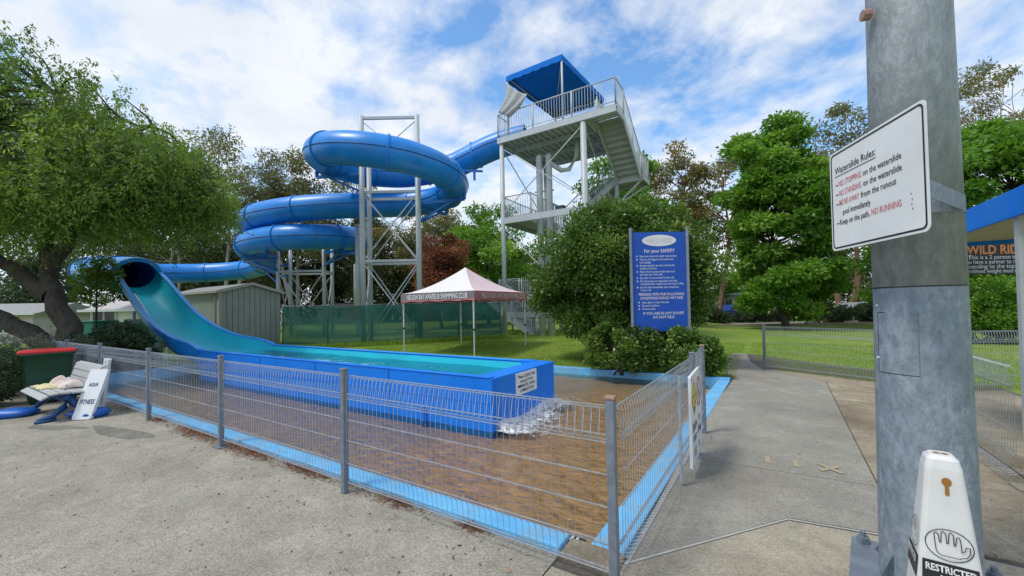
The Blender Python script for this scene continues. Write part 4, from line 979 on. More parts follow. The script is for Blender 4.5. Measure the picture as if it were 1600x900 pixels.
# ------------------------------------------------------------------ shallow water sign on the path fence
s2 = thing('shallow_water_sign', 'white Shallow Water warning board fixed to the path side fence', 'sign', (2.62, -.2, .1))
og = Vector((2.632, -.55, .09)); exv, eyv = Vector((-.012, 1, 0)).normalized(), Vector((0, 0, 1))
MB().plate(og, exv, eyv, rrect(0, .74, 0, .86, .012, 2), .025).build('board', M['white'], s2)
nv = exv.cross(eyv)
MB().plate(og + nv * .003, exv, eyv, [(.19, .47), (.36, .63), (.19, .80), (.02, .63)], .002).build('yellow_diamond', M['yellow'], s2)
strokes(MB(), og, exv, eyv, [(.19, .48), (.35, .63), (.19, .79), (.03, .63)], .008, .005, True).build('diamond_border', M['black'], s2)
mk = MB(); strokes(mk, og, exv, eyv, [(.08, .655), (.15, .648), (.21, .66), (.30, .65)], .008, .005); strokes(mk, og, exv, eyv, [(.19, .66), (.19, .59), (.25, .57), (.26, .60)], .01, .006)
mk.add([og + exv * a + eyv * b + nv * .005 for a, b in ((.14, .55), (.19, .5), (.24, .55))], [(0, 1, 2)]); mk.build('diver_mark', M['black'], s2)
mk = MB(); ringplate(mk, og, exv, eyv, ellipse(.55, .63, .15, .15), ellipse(.55, .63, .125, .125), .004); strokes(mk, og, exv, eyv, [(.46, .72), (.64, .54)], .02, .006); mk.build('prohibition_ring', M['red'], s2)
mk = MB(); strokes(mk, og, exv, eyv, [(.50, .69), (.55, .63), (.60, .60)], .018, .0045); strokes(mk, og, exv, eyv, [(.55, .63), (.52, .56)], .016, .0046); mk.build('diver_mark', M['black'], s2)
for l, x, y, w_ in (('Shallow', .04, .33, .33), ('Water', .07, .22, .25), ('No', .50, .33, .11), ('Diving', .42, .22, .26), ('0.2', .14, .08, .14), ('m', .46, .08, .08)):
    text(l, .115, og + exv * x + eyv * y, exv, eyv, M['navyink'], s2, 'LEFT', .02, width=w_, off=.004)
for x, y in ((.03, .83), (.71, .83), (.03, .03), (.71, .03)): MB().plate(og + nv * .005, exv, eyv, ellipse(x, y, .01, .01, 8), .004).build('bolt', M['galv'], s2)
MB().box(2.545, 2.57, -.74, -.70, .04, .98).build('back_stile', M['wire'], s2)

# ------------------------------------------------------------------ big steel pole with the rules sign
pc = Vector((3.955, -1.43, 0))
po = thing('light_pole', 'thick galvanised steel pole rising past the right of the picture', 'pole', pc)
mb = MB(); mb.tube([pc + Vector((0, 0, z)) for z in (.02, 1.0, 1.74)], [.207, .197, .190], 40, False); mb.build('pole_section', M['pole'], po, True)
mb = MB(); mb.tube([pc + Vector((0, 0, z)) for z in (1.70, 3.0, 9.0)], [.1925, .181, .132], 40, True); mb.build('pole_section', M['poletop'], po, True)
MB().plate(pc + Vector((0, 0, .04)), (.98, -.17, 0), (.17, .98, 0), rrect(-.34, .34, -.34, .34, .03), .035).build('base_plate', M['galv'], po)
for a, b in ((-.28, -.28), (.28, -.28), (.28, .28), (-.28, .28)):
    p = pc + Vector((.98 * a + .17 * b, -.17 * a + .98 * b, .06)); MB().tube([p - Vector((0, 0, .02)), p + Vector((0, 0, .02))], .035, 6).tube([p, p + Vector((0, 0, .05))], .017, 8).build('anchor_bolt', M['galv'], po)
for k in range(4):
    a = R(35 + 90 * k); d_ = Vector((math.cos(a), math.sin(a), 0)); MB().add([pc + d_ * .2 + Vector((0, 0, .04)), pc + d_ * .32 + Vector((0, 0, .04)), pc + d_ * .2 + Vector((0, 0, .22))], [(0, 1, 2), (2, 1, 0)]).build('gusset', M['pole'], po)
p = pc + Vector((-.849 * .185, -.1, 3.28)); MB().tube([p + Vector((-.02, 0, 0)), p + Vector((-.06, -.01, 0))], .03, 8).build('rusty_bolt', M['rustcap'], po)
pv = MB(); pv.bar(pc + Vector((-.150, -.122, .3)), pc + Vector((-.138, -.112, 2.9)), .008, .004); pv.build('weld_seam', M['pole'], po)

# access hatch welded into the shaft: raised edge lines and screws
def oncyl(a, z, r=.1975): return pc + Vector((math.cos(a) * (r - (z - .8) * .009), math.sin(a) * (r - (z - .8) * .009), z))
a0, a1, z0, z1 = R(196), R(255), 1.22, 1.56
hp = MB(); nn2 = 12
for z in (z0, z1):
    for k in range(nn2 + 1): hp.v.append(tuple(oncyl(a0 + (a1 - a0) * k / nn2, z, .1985)))
hp.f = [(k, k + 1, nn2 + 2 + k, nn2 + 1 + k) for k in range(nn2)]; hatch = hp.build('access_hatch', M['pole'], po, True)
ln = MB()
ln.tube([oncyl(a0 + (a1 - a0) * k / nn2, z0, .1985) for k in range(nn2 + 1)], .0022, 5); ln.tube([oncyl(a0 + (a1 - a0) * k / nn2, z1, .1985) for k in range(nn2 // 4 + 1)], .0022, 5)
ln.tube([oncyl(a0, z0, .1985), oncyl(a0, z1, .1985)], .0022, 5); ln.build('hatch_edge', M['black'], hatch)
ln = MB().tube([oncyl(a1, z0, .1985), oncyl(a1, z1, .1985)], .0022, 5).build('hatch_edge', M['galv'], hatch)
for z in (1.60, 1.30): q = oncyl(a0, z, .199); MB().tube([q, q + Vector((-.006, -.002, 0))], .006, 8).build('screw', M['white'], hatch)
MB().tube([pc + Vector((0, 0, 1.697)), pc + Vector((0, 0, 1.703))], .1932, 40, False).build('joint_ring', M['black'], po, True)
rl = thing('rules_sign', 'white Waterslide Rules board with black border strapped to the steel pole', 'sign', (3.7, -1.8, 1.93))
L0, R0 = Vector((3.580, -1.455, 1.932)), Vector((3.838, -2.10, 1.932)); exv = (R0 - L0).normalized(); eyv = Vector((0, 0, 1)); wR, hR = (R0 - L0).length, .592; nv = exv.cross(eyv)
MB().plate(L0, exv, eyv, rrect(0, wR, 0, hR, .03), .004).build('board', M['white'], rl)
mk = MB(); ringplate(mk, L0, exv, eyv, rrect(.012, wR - .012, .012, hR - .012, .026), rrect(.021, wR - .021, .021, hR - .021, .02), .0015); mk.build('border', M['black'], rl)
def tl(body, x, y, mat, s_=.052, w_=None): return text(body, s_, L0 + exv * x + eyv * y, exv, eyv, mat, rl, 'LEFT', .004, off=.002, width=w_)
tl('Waterslide Rules:', .05, .455, M['black'], .056, .335)
strokes(MB(), L0, exv, eyv, [(.05, .440), (.385, .440)], .004, .002).build('underline', M['black'], rl)
for i, (d_, a, wa, b, wb) in enumerate(((1, 'NO STOPPING', .19, 'on the waterslide', .265), (1, 'NO STANDING', .19, 'on the waterslide', .265), (1, 'MOVE AWAY', .17, 'from the runout', .25), (0, '', 0, 'pool immediately', .225), (1, '', 0, 'Keep on the path,', .245))):
    yy = .375 - i * .057
    if d_: strokes(MB(), L0, exv, eyv, [(.055, yy + .013), (.073, yy + .013)], .005, .002).build('dash', M['black'], rl)
    if a: tl(a, .08, yy, M['red'], .048, wa)
    tl(b, .08 + (wa + .016 if a else (.03 if not d_ else 0)), yy, M['black'], .048, wb)
tl('NO RUNNING', .34, .375 - 4 * .057, M['red'], .048, .20)
for x, y in ((.60, .19), (.605, .165), (.602, .14), (.606, .12)): MB().plate(L0 + nv * .002, exv, eyv, ellipse(x, y, .003, .003, 8), .001).build('speck', M['navyink'], rl)
# folded bracket from the board back to the pole
bk = MB(); zc = 2.13
for (a, b) in ((R0 + Vector((0, 0, 0)) - nv * .006 - exv * .02, pc + Vector((.155, -.125, 0))), (L0 - nv * .006 + exv * .18, pc + Vector((-.2, .02, 0)))):
    a = Vector((a.x, a.y, zc)); b = Vector((b.x, b.y, zc - .0)); bk.bar(a, b, .004, .085)
bk.build('bracket', M['pole'], rl)
MB().tube([pc + Vector((0, 0, zc - .045)), pc + Vector((0, 0, zc + .045))], .1925, 40, False).build('strap', M['pole'], rl, True)

# ------------------------------------------------------------------ restricted area cone
cn = thing('warning_cone', 'white four sided RESTRICTED AREA cone in front of the steel pole', 'cone', (3.80, -2.25, 0))
cc = Vector((3.80, -2.25, 0)); rz = R(-5)
def conev(z): k = (1.0 - z); return .050 + .090 * k
def rsec(z, r, rr, n=3):
    pts = rrect(-r, r, -r, r, rr, n); return [(cc.x + x * math.cos(rz) - y * math.sin(rz), cc.y + x * math.sin(rz) + y * math.cos(rz), z) for x, y in pts]
mb = MB(); levels = [(.03, conev(.03)), (.5, conev(.5)), (.95, conev(.95)), (.985, conev(.985) - .004), (1.0, conev(1.0) - .016)]; n = 16
for z, r in levels: mb.v += rsec(z, r, .018)
for j in range(len(levels) - 1): mb.f += [(j * n + k, j * n + (k + 1) % n, (j + 1) * n + (k + 1) % n, (j + 1) * n + k) for k in range(n)]
mb.f.append(tuple((len(levels) - 1) * n + k for k in range(n))); mb.build('body', M['conewhite'], cn)
MB().prism([(x, y) for x, y, z in rsec(0, .20, .03)], 0.003, .03).build('base', M['conewhite'], cn, bevel=.006)
# front face frame: slopes back slightly
exv = Vector((math.cos(rz), math.sin(rz), 0)); nvf = Vector((math.sin(rz), -math.cos(rz), .090)).normalized(); eyv = nvf.cross(exv)
fo = cc + Vector((math.sin(rz) * conev(1.0), -math.cos(rz) * conev(1.0), 1.0))
mk = MB(); mk.plate(fo + nvf * .003, exv, eyv, ellipse(.004, -.095, .014, .016, 16), .002); mk.plate(fo + nvf * .0034, exv, eyv, [(-.002, -.145), (.010, -.145), (.009, -.10), (-.001, -.10)], .002); mk.build('keyhole', M['coneorange'], cn)
mk = MB(); mk.add([cc + Vector((a * math.cos(rz), a * math.sin(rz), 1.002)) + Vector((-b * math.sin(rz), b * math.cos(rz), 0)) for a, b in ((-.025, -.005), (-.012, -.014), (.0, -.006), (.012, -.014), (.026, -.004), (.012, .008), (0, .0), (-.012, .01))], [tuple(range(8))]); mk.build('top_hole', M['coneorange'], cn)
mk = MB(); ringplate(mk, fo, exv, eyv, ellipse(.0, -.335, .067, .060), ellipse(.0, -.335, .0642, .0572), .003)
hand = [(-.030, -.372), (-.036, -.362), (-.040, -.300), (-.034, -.294), (-.028, -.300), (-.026, -.328), (-.022, -.328), (-.020, -.292), (-.014, -.286), (-.008, -.292), (-.006, -.328), (-.002, -.328), (.001, -.290), (.007, -.285), (.013, -.292), (.013, -.330), (.017, -.330), (.021, -.300), (.027, -.296), (.031, -.304), (.033, -.350), (.040, -.345), (.046, -.328), (.056, -.328), (.054, -.350), (.046, -.366), (.030, -.372), (.028, -.376), (-.022, -.376)]
strokes(mk, fo, exv, eyv, hand, .0026, .003, True); mk.build('hand_symbol', M['black'], cn)
MB().plate(fo + nvf * .0025, exv, eyv, [(-.080, -.49), (.080, -.49), (.076, -.405), (-.076, -.405)], .002).build('black_label', M['black'], cn)
text('RESTRICTED', .036, fo + eyv * -.441, exv, eyv, M['white'], cn, 'CENTER', .03, off=.0045, width=.138); text('AREA', .036, fo + eyv * -.478, exv, eyv, M['white'], cn, 'CENTER', .03, off=.0045, width=.072)
exl = Vector((math.sin(rz), -math.cos(rz), 0)) ; nvl = Vector((-math.cos(rz), -math.sin(rz), .090)).normalized(); eyl = nvl.cross(exl); fol = cc + Vector((-math.cos(rz) * conev(1.), -math.sin(rz) * conev(1.), 1.0))
mk = MB(); ringplate(mk, fol, exl, eyl, ellipse(.0, -.335, .067, .060), ellipse(.0, -.335, .0642, .0572), .003); strokes(mk, fol, exl, eyl, hand, .0026, .003, True); mk.build('hand_symbol', M['black'], cn)
MB().plate(fol + nvl * .0025, exl, eyl, [(-.080, -.49), (.080, -.49), (.076, -.405), (-.076, -.405)], .002).build('black_label', M['black'], cn)
text('RESTRICTED', .036, fol + eyl * -.441, exl, eyl, M['white'], cn, 'CENTER', .03, off=.0045, width=.138)

# ------------------------------------------------------------------ kiosk at the right edge
kk = thing('kiosk', 'open kiosk with a bright blue fascia roof at the right edge', 'kiosk', (5.3, 2, 0))
fx = 5.04
MB().box(fx - .02, fx + .02, -.6, 3.0, 2.31, 2.54).build('fascia', M['trough'], kk, bevel=.006)
MB().box(fx + .022, fx + 2.6, 2.96, 3.0, 2.31, 2.54).build('fascia', M['trough'], kk)
MB().box(fx + .02, fx + 2.6, -.6, 2.95, 2.50, 2.53).build('roof', M['shroof'], kk)
MB().box(fx + .022, fx + 2.6, -.6, 2.955, 2.36, 2.39).build('soffit', M['cream'], kk)
for x, y in ((fx + .03, .60), (fx + .03, 2.9), (fx + 2.5, 2.9), (fx + 2.5, -.4)): MB().box(x, x + .06, y - .03, y + .03, 0, 2.36).build('post', M['greypaint'], kk)
MB().cbox((fx + .04, .62, .012), .16, .16, .014).build('base_plate', M['conc_light'], kk)
kb = thing('wild_ride_sign', 'black WILD RIDE board hanging under the kiosk roof', 'sign', (6.0, 3.1, 1.9))
a_, b_ = O3(5.80, 5.32, 1.95), O3(7.2, 5.32, 1.95); exv = (b_ - a_).normalized(); eyv = Vector((0, 0, 1)); wK = (b_ - a_).length
MB().plate(a_, exv, eyv, [(0, 0), (wK, 0), (wK, .42), (0, .42)], .02).build('board', M['black'], kb)
text('WILD RIDE', .165, a_ + exv * .32 + eyv * .275, exv, eyv, M['orange'], kb, 'LEFT', .03, width=.78)
for i, l in enumerate(('This is a 2 person tube', 'you have a partner to ride', 'ascending to the top of', 'combined weight must not')): text(l, .075, a_ + exv * (.33 - .06 * (i > 0)) + eyv * (.205 - i * .062), exv, eyv, M['signtext'], kb, 'LEFT', .014, width=.74 + .04 * (i > 0))

# ------------------------------------------------------------------ bench and the things round it
bn = thing('park_bench', 'grey slatted park bench with blue cast legs backing onto the fence', 'bench', (-6.75, -2.85, 0))
bx0, bx1 = -7.5, -6.0
def slat(y, z, wd, th, tilt):
    c_, s_ = math.cos(tilt), math.sin(tilt); mb = MB(); vs = []
    for x in (bx0, bx1):
        for a, b in ((-.5, -.5), (.5, -.5), (.5, .5), (-.5, .5)): vs.append((x, y + a * wd * c_ - b * th * s_, z + a * wd * s_ + b * th * c_))
    return mb.add(vs, [(0, 1, 2, 3), (7, 6, 5, 4), (0, 4, 5, 1), (1, 5, 6, 2), (2, 6, 7, 3), (3, 7, 4, 0)])
for y, z, tl_ in ((-3.19, .385, .55), (-3.085, .425, .10), (-2.97, .425, -.06), (-2.855, .415, -.08), (-2.745, .405, -.06)): slat(y, z, .10, .028, tl_).build('seat_slat', M['benchslat'], bn, bevel=.006)
for y, z, tl_ in ((-2.655, .50, 1.30), (-2.62, .61, 1.28), (-2.59, .72, 1.2)): slat(y, z, .105, .026, tl_).build('back_slat', M['benchslat'], bn, bevel=.006)
slat(-2.545, .775, .06, .026, .35).build('back_slat', M['benchslat'], bn, bevel=.006)
for x in (-6.14, -7.36):
    lg = MB()
    lg.tube([(x, -3.24, .03), (x, -3.08, .09), (x, -2.96, .20), (x, -2.92, .32), (x, -2.95, .39)], [.035, .04, .05, .055, .05], 8)
    lg.tube([(x, -2.50, .03), (x, -2.68, .09), (x, -2.84, .20), (x, -2.90, .32), (x, -2.82, .39)], [.035, .04, .05, .055, .05], 8)
    lg.tube([(x, -3.22, .355), (x, -3.0, .395), (x, -2.8, .385), (x, -2.67, .42), (x, -2.62, .55), (x, -2.57, .74)], .026, 8)
    lg.bar((x, -3.27, .02), (x, -3.05, .03), .09, .03); lg.bar((x, -2.70, .03), (x, -2.46, .02), .09, .03)
    lg.build('leg', M['benchblue'], bn, True)
MB().bar((-6.14, -2.9, .25), (-7.36, -2.9, .25), .035).build('stretcher', M['benchblue'], bn)
def lump(name, label, cat, c_, sx, sy, sz, mat, seed, amp=.3, n=18):
    rs_ = np.random.default_rng(seed); ph = rs_.uniform(0, 6.28, 8); mb = MB(); m = 10
    for j in range(m + 1):
        el_ = math.pi * .5 * j / m
        for i in range(n):
            a = 2 * math.pi * i / n; q = 1 + amp * (.5 * math.sin(2 * a + ph[0]) + .35 * math.sin(5 * a + ph[1]) + .25 * math.sin(3 * a + 4 * el_ + ph[2])) * math.cos(el_)
            mb.v.append((c_[0] + sx * q * math.cos(el_) * math.cos(a), c_[1] + sy * q * math.cos(el_) * math.sin(a), c_[2] + sz * math.sin(el_) * (1 + amp * math.sin(3 * a + ph[3]) * .6) + .012 * math.sin(7 * a + 5 * el_)))
    mb.f = [(j * n + i, j * n + (i + 1) % n, (j + 1) * n + (i + 1) % n, (j + 1) * n + i) for j in range(m) for i in range(n)]
    o = mb.build(name, mat, None, True); o.modifiers.new('s', 'SUBSURF').levels = 1; o.modifiers['s'].render_levels = 1
    return tag(o, label, cat)
#lump('towel', 'crumpled cream towel on the bench seat', 'towel', (-6.95, -2.98, .43), .30, .16, .09, M['towel1'], 3)
#lump('towel', 'bundled white towel with pinkish print against the bench back', 'towel', (-6.72, -2.84, .43), .24, .13, .20, M['towel2'], 5)
def drape(name, label, c_, sx, sy, hh, mat, seed, rz_=0.):
    """crumpled cloth: a folded sheet lying over the seat"""
    rs_ = np.random.default_rng(seed); n = 26; mb = MB(); ph = rs_.uniform(0, 6.28, 9); an = rs_.uniform(0, 6.28, 9); fr = rs_.uniform(2, 8, 9)
    for j in range(n + 1):
        for i in range(n + 1):
            a, b = i / n * 2 - 1, j / n * 2 - 1; e = max(abs(a), abs(b)); q = sum(math.sin(fr[k] * (a * math.cos(an[k]) + b * math.sin(an[k])) + ph[k]) for k in range(9)) / 9
            edge = 1 + .10 * math.sin(5 * a + ph[0]) + .12 * math.sin(4 * b + ph[1]); x, y = a * sx * edge, b * sy * edge
            z = hh * max(0, (1 - e ** 3)) * (.55 + .75 * abs(q) ** .7 + .25 * math.sin(2 * a + ph[2])) + .012 * abs(q) + .006
            mb.v.append((c_[0] + x * math.cos(rz_) - y * math.sin(rz_), c_[1] + x * math.sin(rz_) + y * math.cos(rz_), c_[2] + z))
    mb.f = [(j * (n + 1) + i, j * (n + 1) + i + 1, (j + 1) * (n + 1) + i + 1, (j + 1) * (n + 1) + i) for j in range(n) for i in range(n)]
    o = mb.build(name, mat, None, True); o.modifiers.new('solid', 'SOLIDIFY').thickness = .006
    return tag(o, label, 'towel')
drape('towel', 'crumpled cream towel lying on the bench seat', (-6.93, -3.0, .438), .27, .15, .10, M['towel1'], 3)
drape('towel', 'bundled white towel with pinkish print against the bench back', (-6.68, -2.84, .432), .24, .12, .17, M['towel2'], 5, .2)
def floatmat(name, label, c_, rz_, L_, W_, T_, mat, tipmat):
    t = thing(name, label, 'float', c_); mb = MB(); n = 12
    def P_(a, b, z): x, y = a * math.cos(rz_) - b * math.sin(rz_), a * math.sin(rz_) + b * math.cos(rz_); return (c_[0] + x, c_[1] + y, c_[2] + z)
    out = rrect(-L_ / 2, L_ / 2, -W_ / 2, W_ / 2, W_ * .35, 5); inn = rrect(-L_ / 2 + .05, L_ / 2 - .05, -W_ / 2 + .05, W_ / 2 - .05, W_ * .3, 5); k = len(out)
    mb.v = [P_(a, b, .004) for a, b in inn] + [P_(a, b, T_ * .45) for a, b in out] + [P_(a, b, T_ * (.9 + .12 * math.sin(a * 5))) for a, b in inn] + [P_(0, 0, T_ * 1.25)]
    for j in range(2): mb.f += [(j * k + i, j * k + (i + 1) % k, (j + 1) * k + (i + 1) % k, (j + 1) * k + i) for i in range(k)]
    mb.f += [(2 * k + i, 2 * k + (i + 1) % k, 3 * k) for i in range(k)]
    mb.build('body', mat, t, True)
    if tipmat:
        m2 = MB(); tip = rrect(L_ / 2 - .05, L_ / 2 + .20, -W_ * .42, W_ * .2, .07, 4); m2.v = []; k2 = len(tip)
        m2.v = [P_(a, b, .004) for a, b in tip] + [P_(a * .985, b * .96, T_ * .55) for a, b in tip]; m2.f = [(i, (i + 1) % k2, k2 + (i + 1) % k2, k2 + i) for i in range(k2)] + [tuple(range(k2, 2 * k2))]; m2.build('tip', tipmat, t, True)
    return t
floatmat('pool_float', 'blue vinyl pool float with a white end lying left of the bench', (-7.2, -3.32, 0), R(-125), .52, .42, .12, M['matblue'], M['white'])
floatmat('pool_float', 'blue vinyl float pushed under the right end of the bench', (-6.05, -2.72, 0), R(20), .62, .36, .13, M['matblue'], None)
# leaning board
bd = thing('aqua_fitness_board', 'white AQUA FITNESS foam board leaning on the bench end', 'board', (-5.75, -2.72, 0))
og = Vector((-5.93, -2.93, .01)); exv = Vector((.80, .60, 0)).normalized() * 1.0; eyv = Vector((-.26, .30, .92)).normalized(); eyv = (eyv - exv * eyv.dot(exv)).normalized()
MB().plate(og, exv, eyv, rrect(0, .27, 0, .80, .03), .05).build('board', M['white'], bd)
text('AQUA', .08, og + exv * .135 + eyv * .52, exv, eyv, M['navyink'], bd, 'CENTER', .03, width=.14); text('FITNESS', .10, og + exv * .135 + eyv * .24, exv, eyv, M['navyink'], bd, 'CENTER', .03, width=.21)
b2 = thing('foam_board', 'second white foam board half hidden behind the bench back', 'board', (-6.45, -2.43, 0))
og = Vector((-6.62, -2.50, .02)); exv = Vector((1, 0, 0)); eyv = Vector((0, .10, 1)).normalized()
MB().plate(og, exv, eyv, rrect(0, .26, 0, .86, .03), .04).build('board', M['white'], b2); MB().plate(og + exv.cross(eyv) * .003, exv, eyv, ellipse(.13, .80, .03, .012, 12), .002).build('grip_hole', M['black'], b2)
# wheelie bin
wb = thing('wheelie_bin', 'dark green wheelie bin with a red lid behind the bench', 'bin', (-8.35, -2.75, 0))
bc = Vector((-8.35, -2.80, 0)); br = R(-8)
def bsec(z, a, b, rr, dy=0.):
    pts = rrect(-a, a, -b, b, rr, 3); return [(bc.x + x * math.cos(br) - (y + dy) * math.sin(br), bc.y + x * math.sin(br) + (y + dy) * math.cos(br), z) for x, y in pts]
mb = MB(); lv = [(.04, .22, .24, .04), (.5, .25, .29, .05), (.90, .275, .33, .05), (.905, .295, .355, .05), (.945, .295, .355, .05)]; n = 16
for z, a, b, rr in lv: mb.v += bsec(z, a, b, rr)
for j in range(len(lv) - 1): mb.f += [(j * n + k, j * n + (k + 1) % n, (j + 1) * n + (k + 1) % n, (j + 1) * n + k) for k in range(n)]
mb.f.append(tuple(range(n))[::-1]); mb.build('body', M['bingreen'], wb, True, bevel=0)
mb = MB(); lv = [(.946, .305, .37, .05), (.975, .305, .37, .05), (1.0, .26, .32, .08), (1.01, .15, .2, .08)]
for z, a, b, rr in lv: mb.v += bsec(z, a, b, rr)
for j in range(len(lv) - 1): mb.f += [(j * n + k, j * n + (k + 1) % n, (j + 1) * n + (k + 1) % n, (j + 1) * n + k) for k in range(n)]
mb.f.append(tuple(3 * n + k for k in range(n))); mb.f.append(tuple(range(n))[::-1]); mb.build('lid', M['binred'], wb)
for s_ in (-1, 1):
    p = bc + Vector((s_ * .24, .24, .10)); MB().tube([p - Vector((.025, 0, 0)), p + Vector((.025, 0, 0))], .10, 16).build('wheel', M['tyre'], wb)
MB().tube([bc + Vector((-.22, .40, .93)), bc + Vector((.22, .40, .93))], .016, 8).build('handle', M['bingreen'], wb)
# ------------------------------------------------------------------ vegetation
def sph(rng, n):
    v = rng.normal(size=(n, 3)); return unit(v)
def clump_leaves(rng, cen, rad, tints, per, L_, W_, droop=.2, outward=.7, shell=.45):
    """leaves spread through ellipsoidal clumps; cen (k,3) rad (k,3)"""
    k = len(cen); idx = np.repeat(np.arange(k), per); n = len(idx)
    dr = sph(rng, n); r = (shell + (1 - shell) * rng.uniform(0, 1, n) ** .6)
    r *= 1 + .22 * rng.normal(size=n).clip(-1.5, 1.8)
    P_ = cen[idx] + dr * r[:, None] * rad[idx]
    d = unit(dr * outward + sph(rng, n) * .8 + np.array([0, 0, -droop]))
    s = unit(np.cross(d, sph(rng, n)))
    V = quads(P_, d, s, L_ * rng.uniform(.6, 1.3, n), W_ * rng.uniform(.7, 1.25, n))
    return V, np.clip(tints[idx] + rng.normal(0, .16, n), 0, 1)
def limb(mb, a, b, r0, r1, rng, wob=.12, n=5, sides=6, sag=0.):
    a, b = np.array(a), np.array(b); L_ = np.linalg.norm(b - a); pts = []; rr = []
    off = rng.normal(size=3) * wob * L_; off2 = rng.normal(size=3) * wob * L_ * .5
    for i in range(n + 1):
        t = i / n; p = a + (b - a) * t + off * math.sin(math.pi * t) + off2 * math.sin(2 * math.pi * t); p[2] += sag * L_ * math.sin(math.pi * t)
        pts.append(Vector(p)); rr.append(r0 + (r1 - r0) * t)
    mb.tube(pts, rr, sides, False); return pts
def tree(name, label, cat, base, h, crown, nclump, csize, per, leaf, bark, seed, L_=.16, W_=.04, trunk=.25, trunk_h=.45, droop=.2, group=None, lean=(0, 0), fork=1, shell=.45, env_shell=.35, low=-.9, tint=(.45, .25), flat=.7, twig=True):
    """crown = (cz, rx, ry, rz) ellipsoid the clumps fill"""
    rng = np.random.default_rng(seed); bx, by, bz = base
    t = thing(name, label, cat, base, group)
    cz, rx, ry, rz = crown; C_ = np.array([bx + lean[0], by + lean[1], bz + cz]); Rr = np.array([rx, ry, rz])
    cen = []; tries = 0
    while len(cen) < nclump and tries < nclump * 60:
        tries += 1; d = sph(rng, 1)[0]
        if d[2] < low: continue
        r = env_shell + (1 - env_shell) * rng.uniform() ** .5; p = C_ + d * r * Rr * (1 + .12 * rng.normal())
        if all(np.linalg.norm((p - q) / csize) > .75 for q in cen) or rng.uniform() < .05: cen.append(p)
    cen = np.array(cen); k = len(cen)
    rad = np.c_[np.ones(k), np.ones(k), np.full(k, flat)] * csize * rng.uniform(.65, 1.3, k)[:, None]
    tints = np.clip(rng.normal(tint[0], tint[1], k), .03, .97)
    V, ti = clump_leaves(rng, cen, rad, tints, per, L_, W_, droop, shell=shell)
    mb = MB(); top = np.array([C_[0], C_[1], bz + cz + rz * .35]); b0 = np.array([bx, by, bz - .1])
    stems = []
    for f in range(fork):
        a = rng.uniform(0, 6.28); off = np.array([math.cos(a) * rx * .35, math.sin(a) * ry * .35, 0]) * (fork > 1)
        st = b0 + np.array([rng.normal() * trunk * .6, rng.normal() * trunk * .6, 0]) * (fork > 1)
        stems.append(limb(mb, st, top + off * 1.0, trunk, trunk * .18, rng, .05, 9, 9))
    if twig:
        for q in cen[:90]:
            s_ = stems[rng.integers(len(stems))]; zq = max(bz + h * trunk_h * .55, min(q[2] - .25 * abs(q[2] - bz) * .5, s_[-1].z)); p = min(s_, key=lambda v: abs(v.z - zq))
            fr = (p.z - bz) / max(.1, s_[-1].z - bz); limb(mb, p, q, trunk * (.34 - .2 * fr), .012 + trunk * .03, rng, .10, 5, 5, .05)
    tr_ = mb.build('trunk', bark, t, True)
    ob('crown', quadmesh('crown', V, ti, leaf), t)
    return t
def at(px, Y): return O((px - 800) / 620.0 * Y, Y)

# ---- round bush behind the pool
def bush(name, label, cat, c, rad, n, leaf, seed, L_=.07, W_=.022, nl=60, group=None, stems=9, und=.35, csz=.38, keepf=None):
    rng = np.random.default_rng(seed); t = thing(name, label, cat, (c[0], c[1], 0), group)
    cen = []
    C_ = np.array([c[0], c[1], c[2]]); Rr = np.array(rad)
    d = sph(rng, nl * 3); d = d[d[:, 2] > -.85][:nl]; r = .55 + .45 * rng.uniform(size=len(d)) ** .5
    und_ = 1 - und * np.clip(-d[:, 2], 0, 1)
    cen = C_ + d * (r * und_)[:, None] * Rr * .86 * (1 + .05 * rng.normal(size=len(d)))[:, None]
    cen[:, 2] = np.maximum(cen[:, 2], .15)
    k = len(cen); s = csz * np.mean(rad) * rng.uniform(.5, 1.05, k)
    R3 = np.c_[s, s, s * .85]; ti0 = np.clip(rng.normal(.42, .17, k), .05, .95)
    V, ti = clump_leaves(rng, cen, R3, ti0, n // k, L_, W_, .05, .9, .35)
    keep = V[:, :, 2].min(1) > .01
    if keepf is not None: keep &= keepf(V[:, 0])
    V, ti = V[keep], ti[keep]
    mb = MB()
    for i in range(stems):
        q = cen[rng.integers(k)]; limb(mb, (c[0] + rng.normal() * .25 * rad[0] * .4, c[1] + rng.normal() * .2 * rad[1] * .4, -.05), q, .04 * np.mean(rad) / 2 + .01, .01, rng, .1, 5, 5)
    mb.build('stems', M['bark'], t, True); ob('foliage', quadmesh('foliage', V, ti, leaf), t); return t
bc_ = O(3.1, 11.3)
def behind_sign(p):
    X = .849 * p[:, 0] + .528 * p[:, 1] - .302; Y = -.528 * p[:, 0] + .849 * p[:, 1] + 5.553
    return ~((X / Y > .285) & (X / Y < .462) & (Y < 9.46) & (p[:, 2] > 1.12))
bush('round_bush', 'huge rounded glossy green bush behind the far pool kerb', 'bush', (bc_[0], bc_[1], 2.3), (2.9, 2.2, 2.4), 130000, M['leaf_bush'], 11, .095, .03, 230, und=.22, csz=.2, stems=20, keepf=behind_sign)
b3 = O(3.85, 9.0); bush('low_shrub', 'low leafy shrub growing over the foot of the blue safety sign', 'shrub', (b3[0], b3[1], .5), (.85, .42, .62), 11000, M['leaf_bush'], 12, .085, .026, 40, und=.1, csz=.32)
b3 = O(2.5, 9.6); bush('low_shrub', 'leafy skirt of growth at the left foot of the round bush', 'shrub', (b3[0], b3[1], .55), (1.0, .5, .7), 11000, M['leaf_bush'], 13, .085, .026, 40, und=.1, csz=.32)

